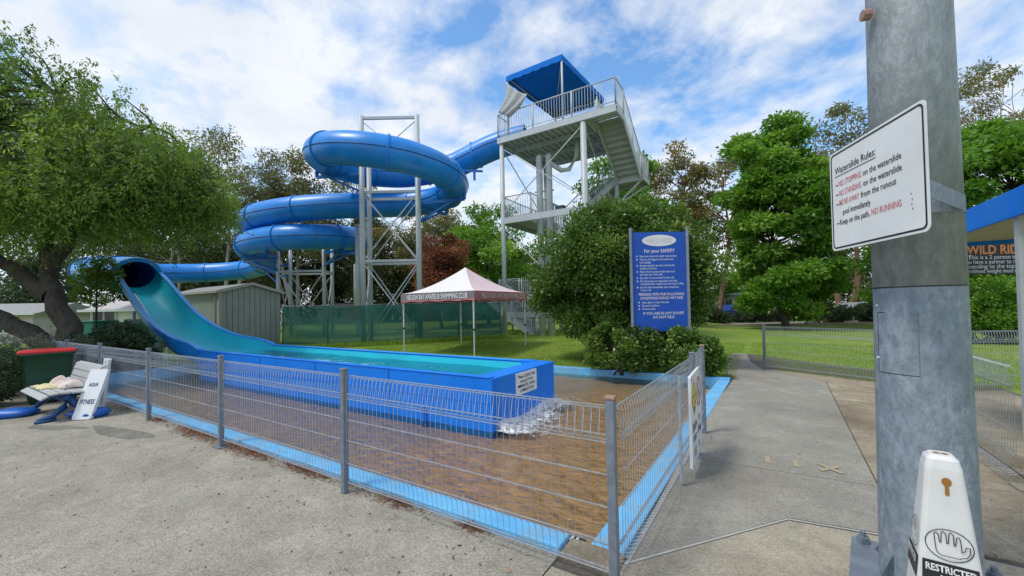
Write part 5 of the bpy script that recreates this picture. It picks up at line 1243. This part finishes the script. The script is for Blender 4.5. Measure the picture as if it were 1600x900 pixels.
# ---- the big weeping tree on the left
def weeping_tree():
    rng = np.random.default_rng(21); bx, by = -13.0, -1.75; t = thing('weeping_tree', 'large spreading green tree with dark leaning trunk on the left', 'tree', (bx, by, 0))
    mb = MB(); V_ = lambda X, Y, Z: np.array([*O(X, Y), Z])
    base = np.array([bx, by, -.1]); k1 = V_(-12.6, 11.0, 1.9); f1 = V_(-12.9, 11.2, 3.0)
    def poly(pts, r0, r1, sides=12):
        P_ = [Vector(p) for p in pts]; q = []
        for i in range(len(P_) - 1):
            for s in range(4): q.append(P_[i].lerp(P_[i + 1], s / 4))
        q.append(P_[-1])
        for _ in range(3): q = [q[0]] + [(q[i - 1] + q[i] * 2 + q[i + 1]) / 4 for i in range(1, len(q) - 1)] + [q[-1]]
        n = len(q); q = [p + Vector(rng.normal(0, .03, 3)) for p in q]
        mb.tube(q, [r0 + (r1 - r0) * (i / (n - 1)) ** .8 for i in range(n)], sides, False); return q
    root = V_(-11.75, 11.0, -.05)
    S = []
    S.append(poly([root, V_(-12.2, 11.0, 1.0), V_(-12.85, 11.1, 2.1), V_(-13.3, 11.3, 3.6), V_(-13.4, 11.4, 5.6), V_(-13.0, 11.4, 8.0)], .36, .06))
    S.append(poly([V_(-11.9, 10.9, .2), V_(-12.9, 10.6, 1.2), V_(-14.0, 10.3, 1.9), V_(-15.2, 10.0, 3.0), V_(-16.5, 9.8, 5.2)], .30, .06))
    S.append(poly([V_(-12.9, 11.1, 2.2), V_(-13.9, 10.9, 3.1), V_(-15.0, 10.8, 3.9), V_(-16.4, 11, 5.4)], .24, .05))
    S.append(poly([V_(-13.1, 11.2, 3.0), V_(-12.2, 11.2, 4.2), V_(-10.8, 11.0, 5.2), V_(-9.2, 10.8, 5.6)], .2, .04))
    S.append(poly([V_(-13.3, 11.3, 3.8), V_(-13.9, 12.2, 5.5), V_(-14, 13, 8)], .18, .04))
    S.append(poly([V_(-13.4, 11.4, 5.0), V_(-12.2, 11.9, 6.6), V_(-11.0, 12.1, 7.4)], .15, .03))
    S.append(poly([V_(-13.3, 11.3, 4.4), V_(-13.0, 10.2, 5.8), V_(-12.6, 9.2, 7.2)], .15, .03))
    allp = [p for s_ in S for p in s_[4:]]
    # canopy: hanging sprays from points filling a lopsided dome
    A = np.array; sprays = []
    domes = [(V_(-13.4, 11.4, 5.9), 3.6, 3.4, 3.4, 150), (V_(-10.5, 11.0, 4.9), 2.5, 2.4, 1.7, 95), (V_(-16.2, 10.4, 5.6), 3.2, 3.0, 3.4, 90), (V_(-12.3, 12.6, 5.6), 3.2, 2.6, 2.2, 60), (V_(-15.8, 10.2, 3.9), 2.2, 1.8, 1.3, 34), (V_(-11.4, 10.4, 4.6), 2.3, 2.0, 1.3, 42)]
    for c, a, b, h_, n in domes:
        for _ in range(n):
            d = sph(rng, 1)[0]; d[2] = abs(d[2]) * 1.0 if rng.uniform() < .75 else -abs(d[2]) * .5
            r = .45 + .55 * rng.uniform() ** .5; sprays.append(c + d * r * A([a, b, h_]))
    Pp, Dd, Tt = [], [], []
    for p in sprays:
        q = min(allp, key=lambda v: (v - Vector(p)).length + .6 * max(0, v.z - p[2])); limb(mb, q, p, .045, .010, rng, .09, 5, 5, .06)
        tin = float(np.clip(rng.normal(.42, .2), .04, .95)); ns = rng.integers(13, 19)
        for _ in range(ns):
            st = p + rng.normal(0, .26, 3); a = rng.uniform(0, 6.28); o_ = A([math.cos(a), math.sin(a), 0]) * rng.uniform(.12, .5); L_ = rng.uniform(.45, 1.15); nl = int(12 + L_ * 13)
            tt = rng.uniform(0, 1, nl); pts = st + o_ * np.c_[tt, tt, tt] * 1.2; pts[:, 2] += .16 * np.sin(tt * 2.2) - L_ * tt ** 1.6
            dd = unit(np.c_[np.full(nl, o_[0]) + rng.normal(0, .4, nl), np.full(nl, o_[1]) + rng.normal(0, .4, nl), -.55 + rng.normal(0, .35, nl)])
            Pp.append(pts + rng.normal(0, .035, (nl, 3))); Dd.append(dd); Tt.append(np.clip(tin + rng.normal(0, .17, nl), 0, 1))
    Pp = np.concatenate(Pp); Dd = np.concatenate(Dd); Tt = np.concatenate(Tt); n = len(Pp); s = unit(np.cross(Dd, sph(rng, n)))
    Xs = .849 * Pp[:, 0] + .528 * Pp[:, 1] - .302; Ys = -.528 * Pp[:, 0] + .849 * Pp[:, 1] + 5.553
    keep = Pp[:, 2] > np.where(Xs / Ys > -1.06, np.where(Xs / Ys < -.84, 3.3, 2.85), 2.35) + .35 * np.sin(Pp[:, 0] * 2.3) * np.sin(Pp[:, 1] * 2.9 + 1) + rng.normal(0, .12, n); Pp, Dd, Tt, s = Pp[keep], Dd[keep], Tt[keep], s[keep]; n = len(Pp)
    mb.build('trunk', M['bark'], t, True); ob('crown', quadmesh('crown', quads(Pp, Dd, s, rng.uniform(.08, .15, n), rng.uniform(.013, .022, n)), Tt, M['leaf_big']), t)
    # hanging branch in front of the tube mouth
    print('weeping leaves', n)
weeping_tree()

def T(name, label, px, Y, *a, **k):
    x, y = at(px, Y); return tree(name, label, 'tree', (x, y, 0), *a, **k)
EU = dict(leaf=M['leaf_euc'], L_=.34, W_=.065, droop=.5, flat=.6, group='tall eucalypts behind the slide', shell=.3)
def euc(label, px, Y, h, rx, seed, n=26, cs=1.3, per=330, bark='barkgrey', fork=2, low=-.7, lean=(0, 0), crown_frac=.36, tint=(.45, .22), trunk=.26, leaf=None):
    k = dict(EU); k['leaf'] = leaf or M['leaf_euc']
    return T('eucalypt_tree', label, px, Y, h, (h * (1 - crown_frac), rx, rx, h * crown_frac), n, cs, per, k.pop('leaf'), M[bark], seed, fork=fork, low=low, lean=lean, trunk=trunk, tint=tint, env_shell=.4, **k)
euc('tall olive eucalypt left of the slide coils behind the weeping tree', 368, 40, 19.0, 5.4, 31, 44, 1.5, 430)
euc('grey green eucalypt just left of the upper slide coil', 468, 43, 17.5, 4.4, 32, 38, 1.45, 420)
euc('eucalypt whose top shows above the upper slide coil', 560, 46, 22.0, 4.0, 33, 26, 1.5)
euc('thin eucalypt between the upper coil and the stair tower', 688, 44, 12.8, 3.9, 34, 26, 1.3)
euc('eucalypt with dark crown behind the tall support tower', 620, 46, 13.0, 4.5, 35, 26, 1.3, bark='barkred')
euc('olive eucalypt with bare lower trunk right of the stair tower', 1062, 35, 16.0, 3.7, 36, 46, .85, 190, crown_frac=.34, bark='bark', tint=(.6, .25))
euc('eucalypt with a reddish trunk beside the white house', 1122, 34, 15.2, 3.3, 37, 36, .85, 190, bark='barkred', fork=1, crown_frac=.36, tint=(.6, .25), lean=(.5, .3))
euc('tall eucalypt behind the big green tree by the rules sign', 1315, 36, 19.2, 5.0, 38, 44, 1.1, 230, bark='barkred', tint=(.6, .25))
euc('tallest eucalypt above the kiosk roof', 1570, 40, 25.0, 7.5, 39, 64, 1.25, 260, tint=(.65, .22), bark='barkgrey', crown_frac=.3)
euc('dark eucalypt behind the grey shed', 262, 40, 16, 4.8, 40, 36, 1.4, 400, leaf=M['leaf_dark'])
euc('dark eucalypt far left behind the weeping tree', 130, 42, 14.5, 5.0, 41, 30, 1.5, leaf=M['leaf_dark'])
euc('slender red trunked eucalypt right of the big green tree', 1275, 40, 13.0, 3.4, 42, 20, 1.2, bark='barkred', fork=1)
GR = dict(L_=.26, W_=.075, droop=.25, flat=.55, shell=.35, env_shell=.5)
T('leafy_tree', 'bright green rounded tree between the slide coils and stair tower', 762, 33, 9.9, (6.0, 3.6, 3.4, 3.6), 46, 1.05, 460, M['leaf_green'], M['bark'], 51, trunk=.2, tint=(.55, .2), **GR)
T('leafy_tree', 'lower yellow green tree beside the rust red shrub', 722, 31, 5.8, (3.3, 2.2, 2.2, 2.2), 24, .9, 400, M['leaf_green'], M['bark'], 52, trunk=.14, tint=(.5, .22), **GR)
T('leafy_tree', 'tall dark green tree rising behind the stair tower landing', 975, 26, 11.0, (6.6, 2.3, 2.2, 4.6), 52, .85, 480, M['leaf_green'], M['bark'], 53, trunk=.2, tint=(.3, .18), **GR)
T('leafy_tree', 'tall bright green tree standing alone on the right lawn', 1228, 24, 12.6, (6.6, 2.75, 2.7, 6.5), 115, .76, 620, M['leaf_green'], M['bark'], 54, trunk=.22, tint=(.46, .22), **GR)
T('leafy_tree', 'broad green tree behind the blue kiosk roof', 1590, 20, 10.8, (5.3, 4.6, 4.2, 5.3), 105, .95, 560, M['leaf_green'], M['bark'], 55, trunk=.25, tint=(.40, .2), **GR)
T('leafy_tree', 'green tree glimpsed between pole and kiosk', 1440, 27, 9.5, (5.2, 3.6, 3.4, 4.4), 50, 1.0, 420, M['leaf_green'], M['bark'], 56, trunk=.2, tint=(.3, .2), **GR)
T('leafy_tree', 'small clipped green tree in front of the white house', 1128, 40, 4.6, (3.2, 1.3, 1.3, 1.4), 14, .7, 300, M['leaf_green'], M['bark'], 57, trunk=.08, tint=(.45, .15), **GR)
x, y = at(692, 27); tree('rusty_shrub', 'rust red leaved shrub behind the marquee', 'shrub', (x, y, 0), 6.6, (3.8, 1.75, 1.6, 2.9), 44, .7, 420, M['leaf_red'], M['bark'], 58, L_=.2, W_=.05, trunk=.12, droop=.1, flat=.8, tint=(.45, .25))
x, y = at(725, 28); tree('rusty_shrub', 'smaller rust red shrub right of the taller one', 'shrub', (x, y, 0), 4.0, (2.2, 1.1, 1.0, 1.7), 20, .55, 340, M['leaf_red'], M['bark'], 59, L_=.2, W_=.05, trunk=.08, droop=.1, flat=.8, tint=(.35, .2))
x, y = at(150, 13.5); tree('young_tree', 'thin young tree under the canopy of the weeping tree', 'tree', (x, y, 0), 3.4, (2.7, .5, .5, .8), 14, .34, 220, M['leaf_big'], M['bark'], 60, L_=.12, W_=.025, trunk=.06, tint=(.3, .2))

# ---- dense dark scrub along the back: each shrub its own thing
rs = random.Random(9)
k = 0
SCRUB = ('left of the grey shed', 'above the left end of the shed roof', 'above the shed roof ridge', 'behind the straight tube left of the lower coil', 'behind the left end of the coils', 'behind the left legs of the shorter tower', 'between the legs of the shorter tower',
         'just right of the shorter tower', 'behind the single grey column', 'behind the left legs of the tall tower', 'between the legs of the tall tower', 'behind the right leg of the tall tower', 'behind the rust red shrub', 'behind the marquee peak',
         'behind the left leg of the stair tower', 'between the stair tower pipes', 'behind the stair tower front column', 'behind the blue safety sign')
SCRUB2 = ('behind the white house', 'right of the white house', 'left of the lone green tree', 'behind the lone green tree', 'right of the lone green tree', 'behind the rules sign', 'behind the steel pole')
for px in list(range(215, 1010, 46)):
    Y = 47 + rs.uniform(-3, 4); x, y = at(px + rs.uniform(-10, 10), Y); h_ = rs.uniform(9.0, 13.5) if px < 700 else rs.uniform(6, 9); lf = ('leaf_dark', 'leaf_euc', 'leaf_dark', 'leaf_hedge')[k % 4]
    tree('scrub_tree', 'dark bushy scrub tree ' + SCRUB[k], 'tree', (x, y, 0), h_, (h_ * .5, 2.9, 2.4, h_ * .52), 34, 1.4, 330, M[lf], M['bark'], 100 + k, L_=.36, W_=.09, trunk=.14, group='dark scrub trees behind the slide', flat=.7, tint=(.4, .25), env_shell=.3); k += 1
for px in (1010, 1060, 1170, 1225, 1290, 1345, 1400):
    Y = 50 + rs.uniform(-2, 3); x, y = at(px, Y); h_ = rs.uniform(5.5, 8.5)
    tree('scrub_tree', 'dark bushy tree beyond the road ' + SCRUB2[k - 18], 'tree', (x, y, 0), h_, (h_ * .52, 3.0, 2.4, h_ * .5), 20, 1.4, 240, M['leaf_dark'], M['bark'], 140 + k, L_=.36, W_=.09, trunk=.14, group='dark scrub trees beyond the road', flat=.7, tint=(.5, .25), env_shell=.3); k += 1
for px, wh in ((20, 'behind the pale house at the left edge'), (80, 'right of the pale house at the left edge')):
    x, y = at(px, 40); tree('scrub_tree', 'dark bushy tree ' + wh, 'tree', (x, y, 0), 7.5, (4, 4, 3, 3.6), 20, 1.7, 260, M['leaf_hedge'], M['bark'], 160 + k, L_=.36, W_=.09, trunk=.14, group='dark trees beyond the left houses'); k += 1
# low shrubs
def SB(label, X, Y, z, rad, n, mat, seed, L_=.07, W_=.02, nl=26, **kw): x, y = O(X, Y); return bush('shrub', label, 'shrub', (x, y, z), rad, n, M[mat], seed, L_, W_, nl, **kw)
SB('dark clipped hedge shrub left of the green bin', -9.55, 7.0, .45, (.7, .6, .62), 12000, 'leaf_hedge', 71, .05, .014, 50)
SB('dark hedge shrub at the left picture edge', -10.6, 8.0, .5, (.8, .7, .62), 10000, 'leaf_hedge', 72, .05, .014, 40)
SB('grey leaved shrub above the green bin', -11.0, 9.0, .5, (1.1, .9, .7), 12000, 'leaf_grey', 73, .06, .012, 40)
SB('grey leaved shrub beside the tree trunk', -11.1, 9.9, .45, (1.1, .9, .62), 11000, 'leaf_grey', 74, .06, .012, 40)
SBW = lambda label, x, y, z, rad, n, mat, seed, L_=.09, W_=.022, nl=40: bush('shrub', label, 'shrub', (x, y, z), rad, n, M[mat], seed, L_, W_, nl)
SBW('dark green shrub at the foot of the leaning trunk', -12.2, -1.3, .55, (.9, .7, .72), 10000, 'leaf_hedge', 75)
SBW('dark green shrub beneath the upper part of the flume', -13.6, -.6, .6, (1.1, .5, .85), 10000, 'leaf_hedge', 76)
SBW('shadowed shrub hugging the bend of the flume', -11.9, -.75, .5, (.9, .5, .72), 9000, 'leaf_hedge', 77)
SBW('low shrub against the pool end wall', -11.3, -1.7, .4, (.7, .45, .55), 7000, 'leaf_hedge', 78)
for i, (px, Y, z, r) in enumerate(((1110, 31, .5, (1.8, .9, .7)), (1160, 32, .55, (1.9, .9, .75)), (1300, 29, .55, (2.2, .9, .8)), (1340, 30, .55, (2.2, .9, .8)), (1200, 32.5, .5, (1.8, .8, .7)))):
    x, y = at(px, Y); bush('hedge_shrub', 'low roadside shrub ' + ('in front of the white house', 'by the dark blue car', 'in front of the silver car', 'right of the silver car beside the pole', 'behind the lone green tree')[i], 'shrub', (x, y, z), r, 5000, M['leaf_hedge'], 80 + i, .14, .04, 24, group='roadside shrubs beyond the right lawn')
for i, px in enumerate((1525, 1565, 1605)):
    x, y = at(px, 14.5); bush('hedge_shrub', 'dense green hedge shrub on the kiosk lawn, ' + ('nearest the steel pole', 'under the black board', 'right of the kiosk post')[i], 'shrub', (x, y, 1.1), (1.4, .9, 1.3), 7000, M['leaf_green'], 90 + i, .12, .035, 26, group='hedge behind the kiosk lawn')
# weeds under the mesh fence
rng = np.random.default_rng(77)
def blades(name, label, P_, hmin, hmax, wd, mat):
    n = len(P_); a = rng.uniform(0, 6.28, n); h_ = rng.uniform(hmin, hmax, n); d = unit(np.c_[rng.normal(0, .45, n), rng.normal(0, .45, n), np.ones(n)]); s = np.c_[np.cos(a), np.sin(a), np.zeros(n)]
    o = ob(name, quadmesh(name, quads(P_, d, s, h_, np.full(n, wd)), np.clip(rng.normal(.5, .22, n), 0, 1), mat)); tag(o, label, 'grass', kind='stuff')
pts = []
for _ in range(70000):
    x, y = -10.5 + 13.2 * rng.random(), 5.12 + 9.0 * rng.random() ** 1.5
    pts.append((x, y, lz(x, y)))
for _ in range(36000):
    x, y = 2.9 + 9 * rng.random(), 5.6 + 9.0 * rng.random() ** 1.3
    if y < 12.6 - 1.55 * (x - 0) + 1.0 + 0.0 and x < 3.5: continue
    if y < 6.98 + (x - 3.27) * -.587 and x < 5.8: continue
    if x >= 5.8 and y < 5.5 + (x - 5.8) * .6: continue
    if x < 3.1 and y < 10.6: continue
    pts.append((x, y, lz(x, y)))
blades('grass_blades', 'short mown grass blades of the lawn', np.array(pts), .025, .065, .006, M['blade'])
A_, B_ = O3(-10.0, 17.25, .1), O3(-.3, 17.95, .1); pts = []
for _ in range(9000):
    p = A_.lerp(B_, rng.random()); q = p + Vector((rng.normal() * .15, rng.normal() * .18 - .1, 0)); pts.append((q.x, q.y, lz(q.x, q.y)))
for _ in range(4000):
    X, Y = rng.uniform(-.3, 3.5), rng.uniform(19.5, 21); x, y = O(X, Y); pts.append((x, y, lz(x, y)))
blades('long_grass', 'taller unmown grass along the foot of the mesh fence', np.array(pts), .08, .28, .012, M['blade'])

# ------------------------------------------------------------------ road, houses and far things
rd = MB(); a0 = [O(-60, 34), O(4, 28.5), O(60, 25.0)]; a1 = [O(-60, 39), O(4, 33), O(60, 30.0)]
rd.add([(*p, lz(*p) + .03) for p in a0] + [(*p, lz(*p) + .03) for p in a1], [(0, 1, 4, 3), (1, 2, 5, 4)]); rd.v = [(x, y, .13 if i in (0, 3) else (.05 if i in (1, 4) else .02)) for i, (x, y, z) in enumerate(rd.v)]
tag(rd.build('road', M['road']), 'pale asphalt road crossing behind the lawn', 'road', kind='structure')
kb_ = MB(); pts = [O(3, 28.3), O(60, 24.8)]; kb_.bar((*pts[0], .08), (*pts[1], .06), .2, .15); tag(kb_.build('road_kerb', M['conc_light']), 'concrete kerb along the near side of the road', 'kerb', kind='structure')
def house(label, px, Y, wid, dep, hw, hr, wall, roof, rot=0., wins=((.25, 1.0), (.7, 1.0)), name='house'):
    x, y = at(px, Y); t = thing(name, label, 'house', (x, y, 0)); c, s = math.cos(YAW + rot), math.sin(YAW + rot)
    def P_(a, b, z): return (x + a * c - b * s, y + a * s + b * c, z)
    w = MB(); w.v = [P_(a, b, z) for z in (-.1, hw) for a, b in ((-wid / 2, 0), (wid / 2, 0), (wid / 2, dep), (-wid / 2, dep))]; w.f = [(0, 1, 5, 4), (1, 2, 6, 5), (2, 3, 7, 6), (3, 0, 4, 7)]; w.build('wall', wall, t)
    r = MB(); e = .35; r.v = [P_(-wid / 2 - e, -e, hw), P_(wid / 2 + e, -e, hw), P_(wid / 2 + e, dep + e, hw), P_(-wid / 2 - e, dep + e, hw), P_(-wid / 2 - e, dep / 2, hw + hr), P_(wid / 2 + e, dep / 2, hw + hr)]; r.f = [(0, 1, 5, 4), (2, 3, 4, 5), (1, 2, 5), (3, 0, 4), (0, 3, 2, 1)]; r.build('roof', roof, t)
    g_ = MB(); g_.bar(P_(-wid / 2 - e, -e - .04, hw), P_(wid / 2 + e, -e - .04, hw), .1, .14); g_.build('gutter', M['white'], t)
    for f_, z in wins:
        a = -wid / 2 + wid * f_; m = MB(); m.v = [P_(a + i * .6, -.04, z + j) for j in (0, 1.1) for i in (-1, 1)] ; m.f = [(0, 1, 3, 2)]; wo_ = m.build('window', M['glassd'], t)
        f2 = MB()
        for p, q in (((-.65, -.05), (.65, -.05)), ((-.65, 1.15), (.65, 1.15)), ((-.65, -.05), (-.65, 1.15)), ((.65, -.05), (.65, 1.15)), ((0, 0), (0, 1.1))): f2.bar(P_(a + p[0], -.06, z + p[1]), P_(a + q[0], -.06, z + q[1]), .07)
        f2.build('frame', M['white'], wo_)
    return t
house('low white house beyond the road behind the safety sign', 1108, 40, 5.6, 6, 2.5, .9, M['whitepaint'], M['shroof'], -.5, ((.75, .9),))
house('white weatherboard house seen beneath the open flume', 178, 24, 2.6, 4, 1.9, .6, M['whitepaint'], M['grime'], .1, ((.3, .8),))
house('pale pink grey house at the far left edge', -5, 24, 3.6, 5, 1.8, .7, M['grime'], M['shroof'], .2, ((.6, .7),))
house('long low shed glimpsed between the support towers', 545, 44, 7, 4, 2.0, .5, M['cream'], M['shroof'], .0, ((.3, .8), (.7, .8)))
tk = thing('water_tank', 'green square tank beside the weatherboard house', 'tank', O3(-19.6, 18.6, 0)); x, y = O(-19.6, 18.6)
MB().cbox((x, y, .65), 1.1, 1.1, 1.3, YAW).build('body', M['skytank'], tk, bevel=.08); MB().cbox((x, y, 1.34), 1.16, 1.16, .08, YAW).build('lid', M['skytank'], tk, bevel=.03)
gf = thing('paling_fence', 'dark green panel fence below the weatherboard house', 'fence', O3(-17.5, 19.5, 0))
for i in range(6):
    X = -18.6 + i * .75; x, y = O(X, 19.4); MB().cbox((x, y, .7), .73, .05, 1.4, YAW).build('panel', M['skytank'] if i % 2 == 0 else M['bingreen'], gf)
def car(label, px, Y, rot, paintm, h=1.45):
    x, y = at(px, Y); t = thing('parked_car', label, 'car', (x, y, 0)); c, s = math.cos(rot), math.sin(rot)
    def P_(a, b, z): return (x + a * c - b * s, y + a * s + b * c, z + .05)
    prof = [(-2.2, .35), (-2.2, .75), (-1.75, .9), (-1.05, 1.0), (-.45, 1.4), (.85, h), (1.65, 1.0), (2.15, .95), (2.2, .4)]
    def ext(pr, hw): m = MB(); n = len(pr); m.v = [P_(a, -hw, z) for a, z in pr] + [P_(a, hw, z) for a, z in pr]; m.f = [tuple(range(n)), tuple(range(n, 2 * n))[::-1]] + [((i + 1) % n, i, n + i, n + (i + 1) % n) for i in range(n)]; return m
    ext(prof, .85).build('body', paintm, t, bevel=.05); ext([(-.95, 1.0), (-.42, 1.36), (.80, 1.39), (1.45, 1.0)], .857).build('window', M['glassd'], t)
    for a in (-1.35, 1.35):
        for b in (-.78, .78): m = MB(); m.tube([P_(a, b - .1, .27), P_(a, b + .1, .27)], .32, 18); wl = m.build('wheel', M['tyre'], t); MB().tube([P_(a, b - .104, .27), P_(a, b + .104, .27)], .18, 12).build('rim', M['silver'], wl)
    for b in (-.6, .6): m = MB(); m.cbox(P_(2.19, b, .62), .06, .3, .14, rot); m.build('headlight', M['white'], t)
car('silver car parked beyond the roadside shrubs near the pole', 1332, 33.5, YAW + R(8), M['silver'])
car('dark blue car parked by the white house', 1142, 35.5, YAW + R(20), M['signblue'])
# street poles
pl = thing('street_pole', 'slim grey pole seen between the two support towers', 'pole', O3(-16.2, 41, 0)); x, y = O(-16.2, 41); MB().tube([(x, y, 0), (x, y, 6.4)], [.16, .13], 10).build('shaft', M['barkgrey'], pl, True)
# rail by the tower foot
rf = thing('board_rail', 'white board rail on dark posts at the foot of the stair tower', 'rail', O3(1.0, 20.2, .1))
a, b = O3(-.2, 20.0, 1.25), O3(2.6, 20.3, 1.25); MB().bar(a, b, .05, .28).build('board', M['greypaint'], rf)
for f_ in (.45, .95): p = a.lerp(b, f_); MB().bar((p.x, p.y, .05), (p.x, p.y, 1.1), .12).build('post', M['galv'], rf)
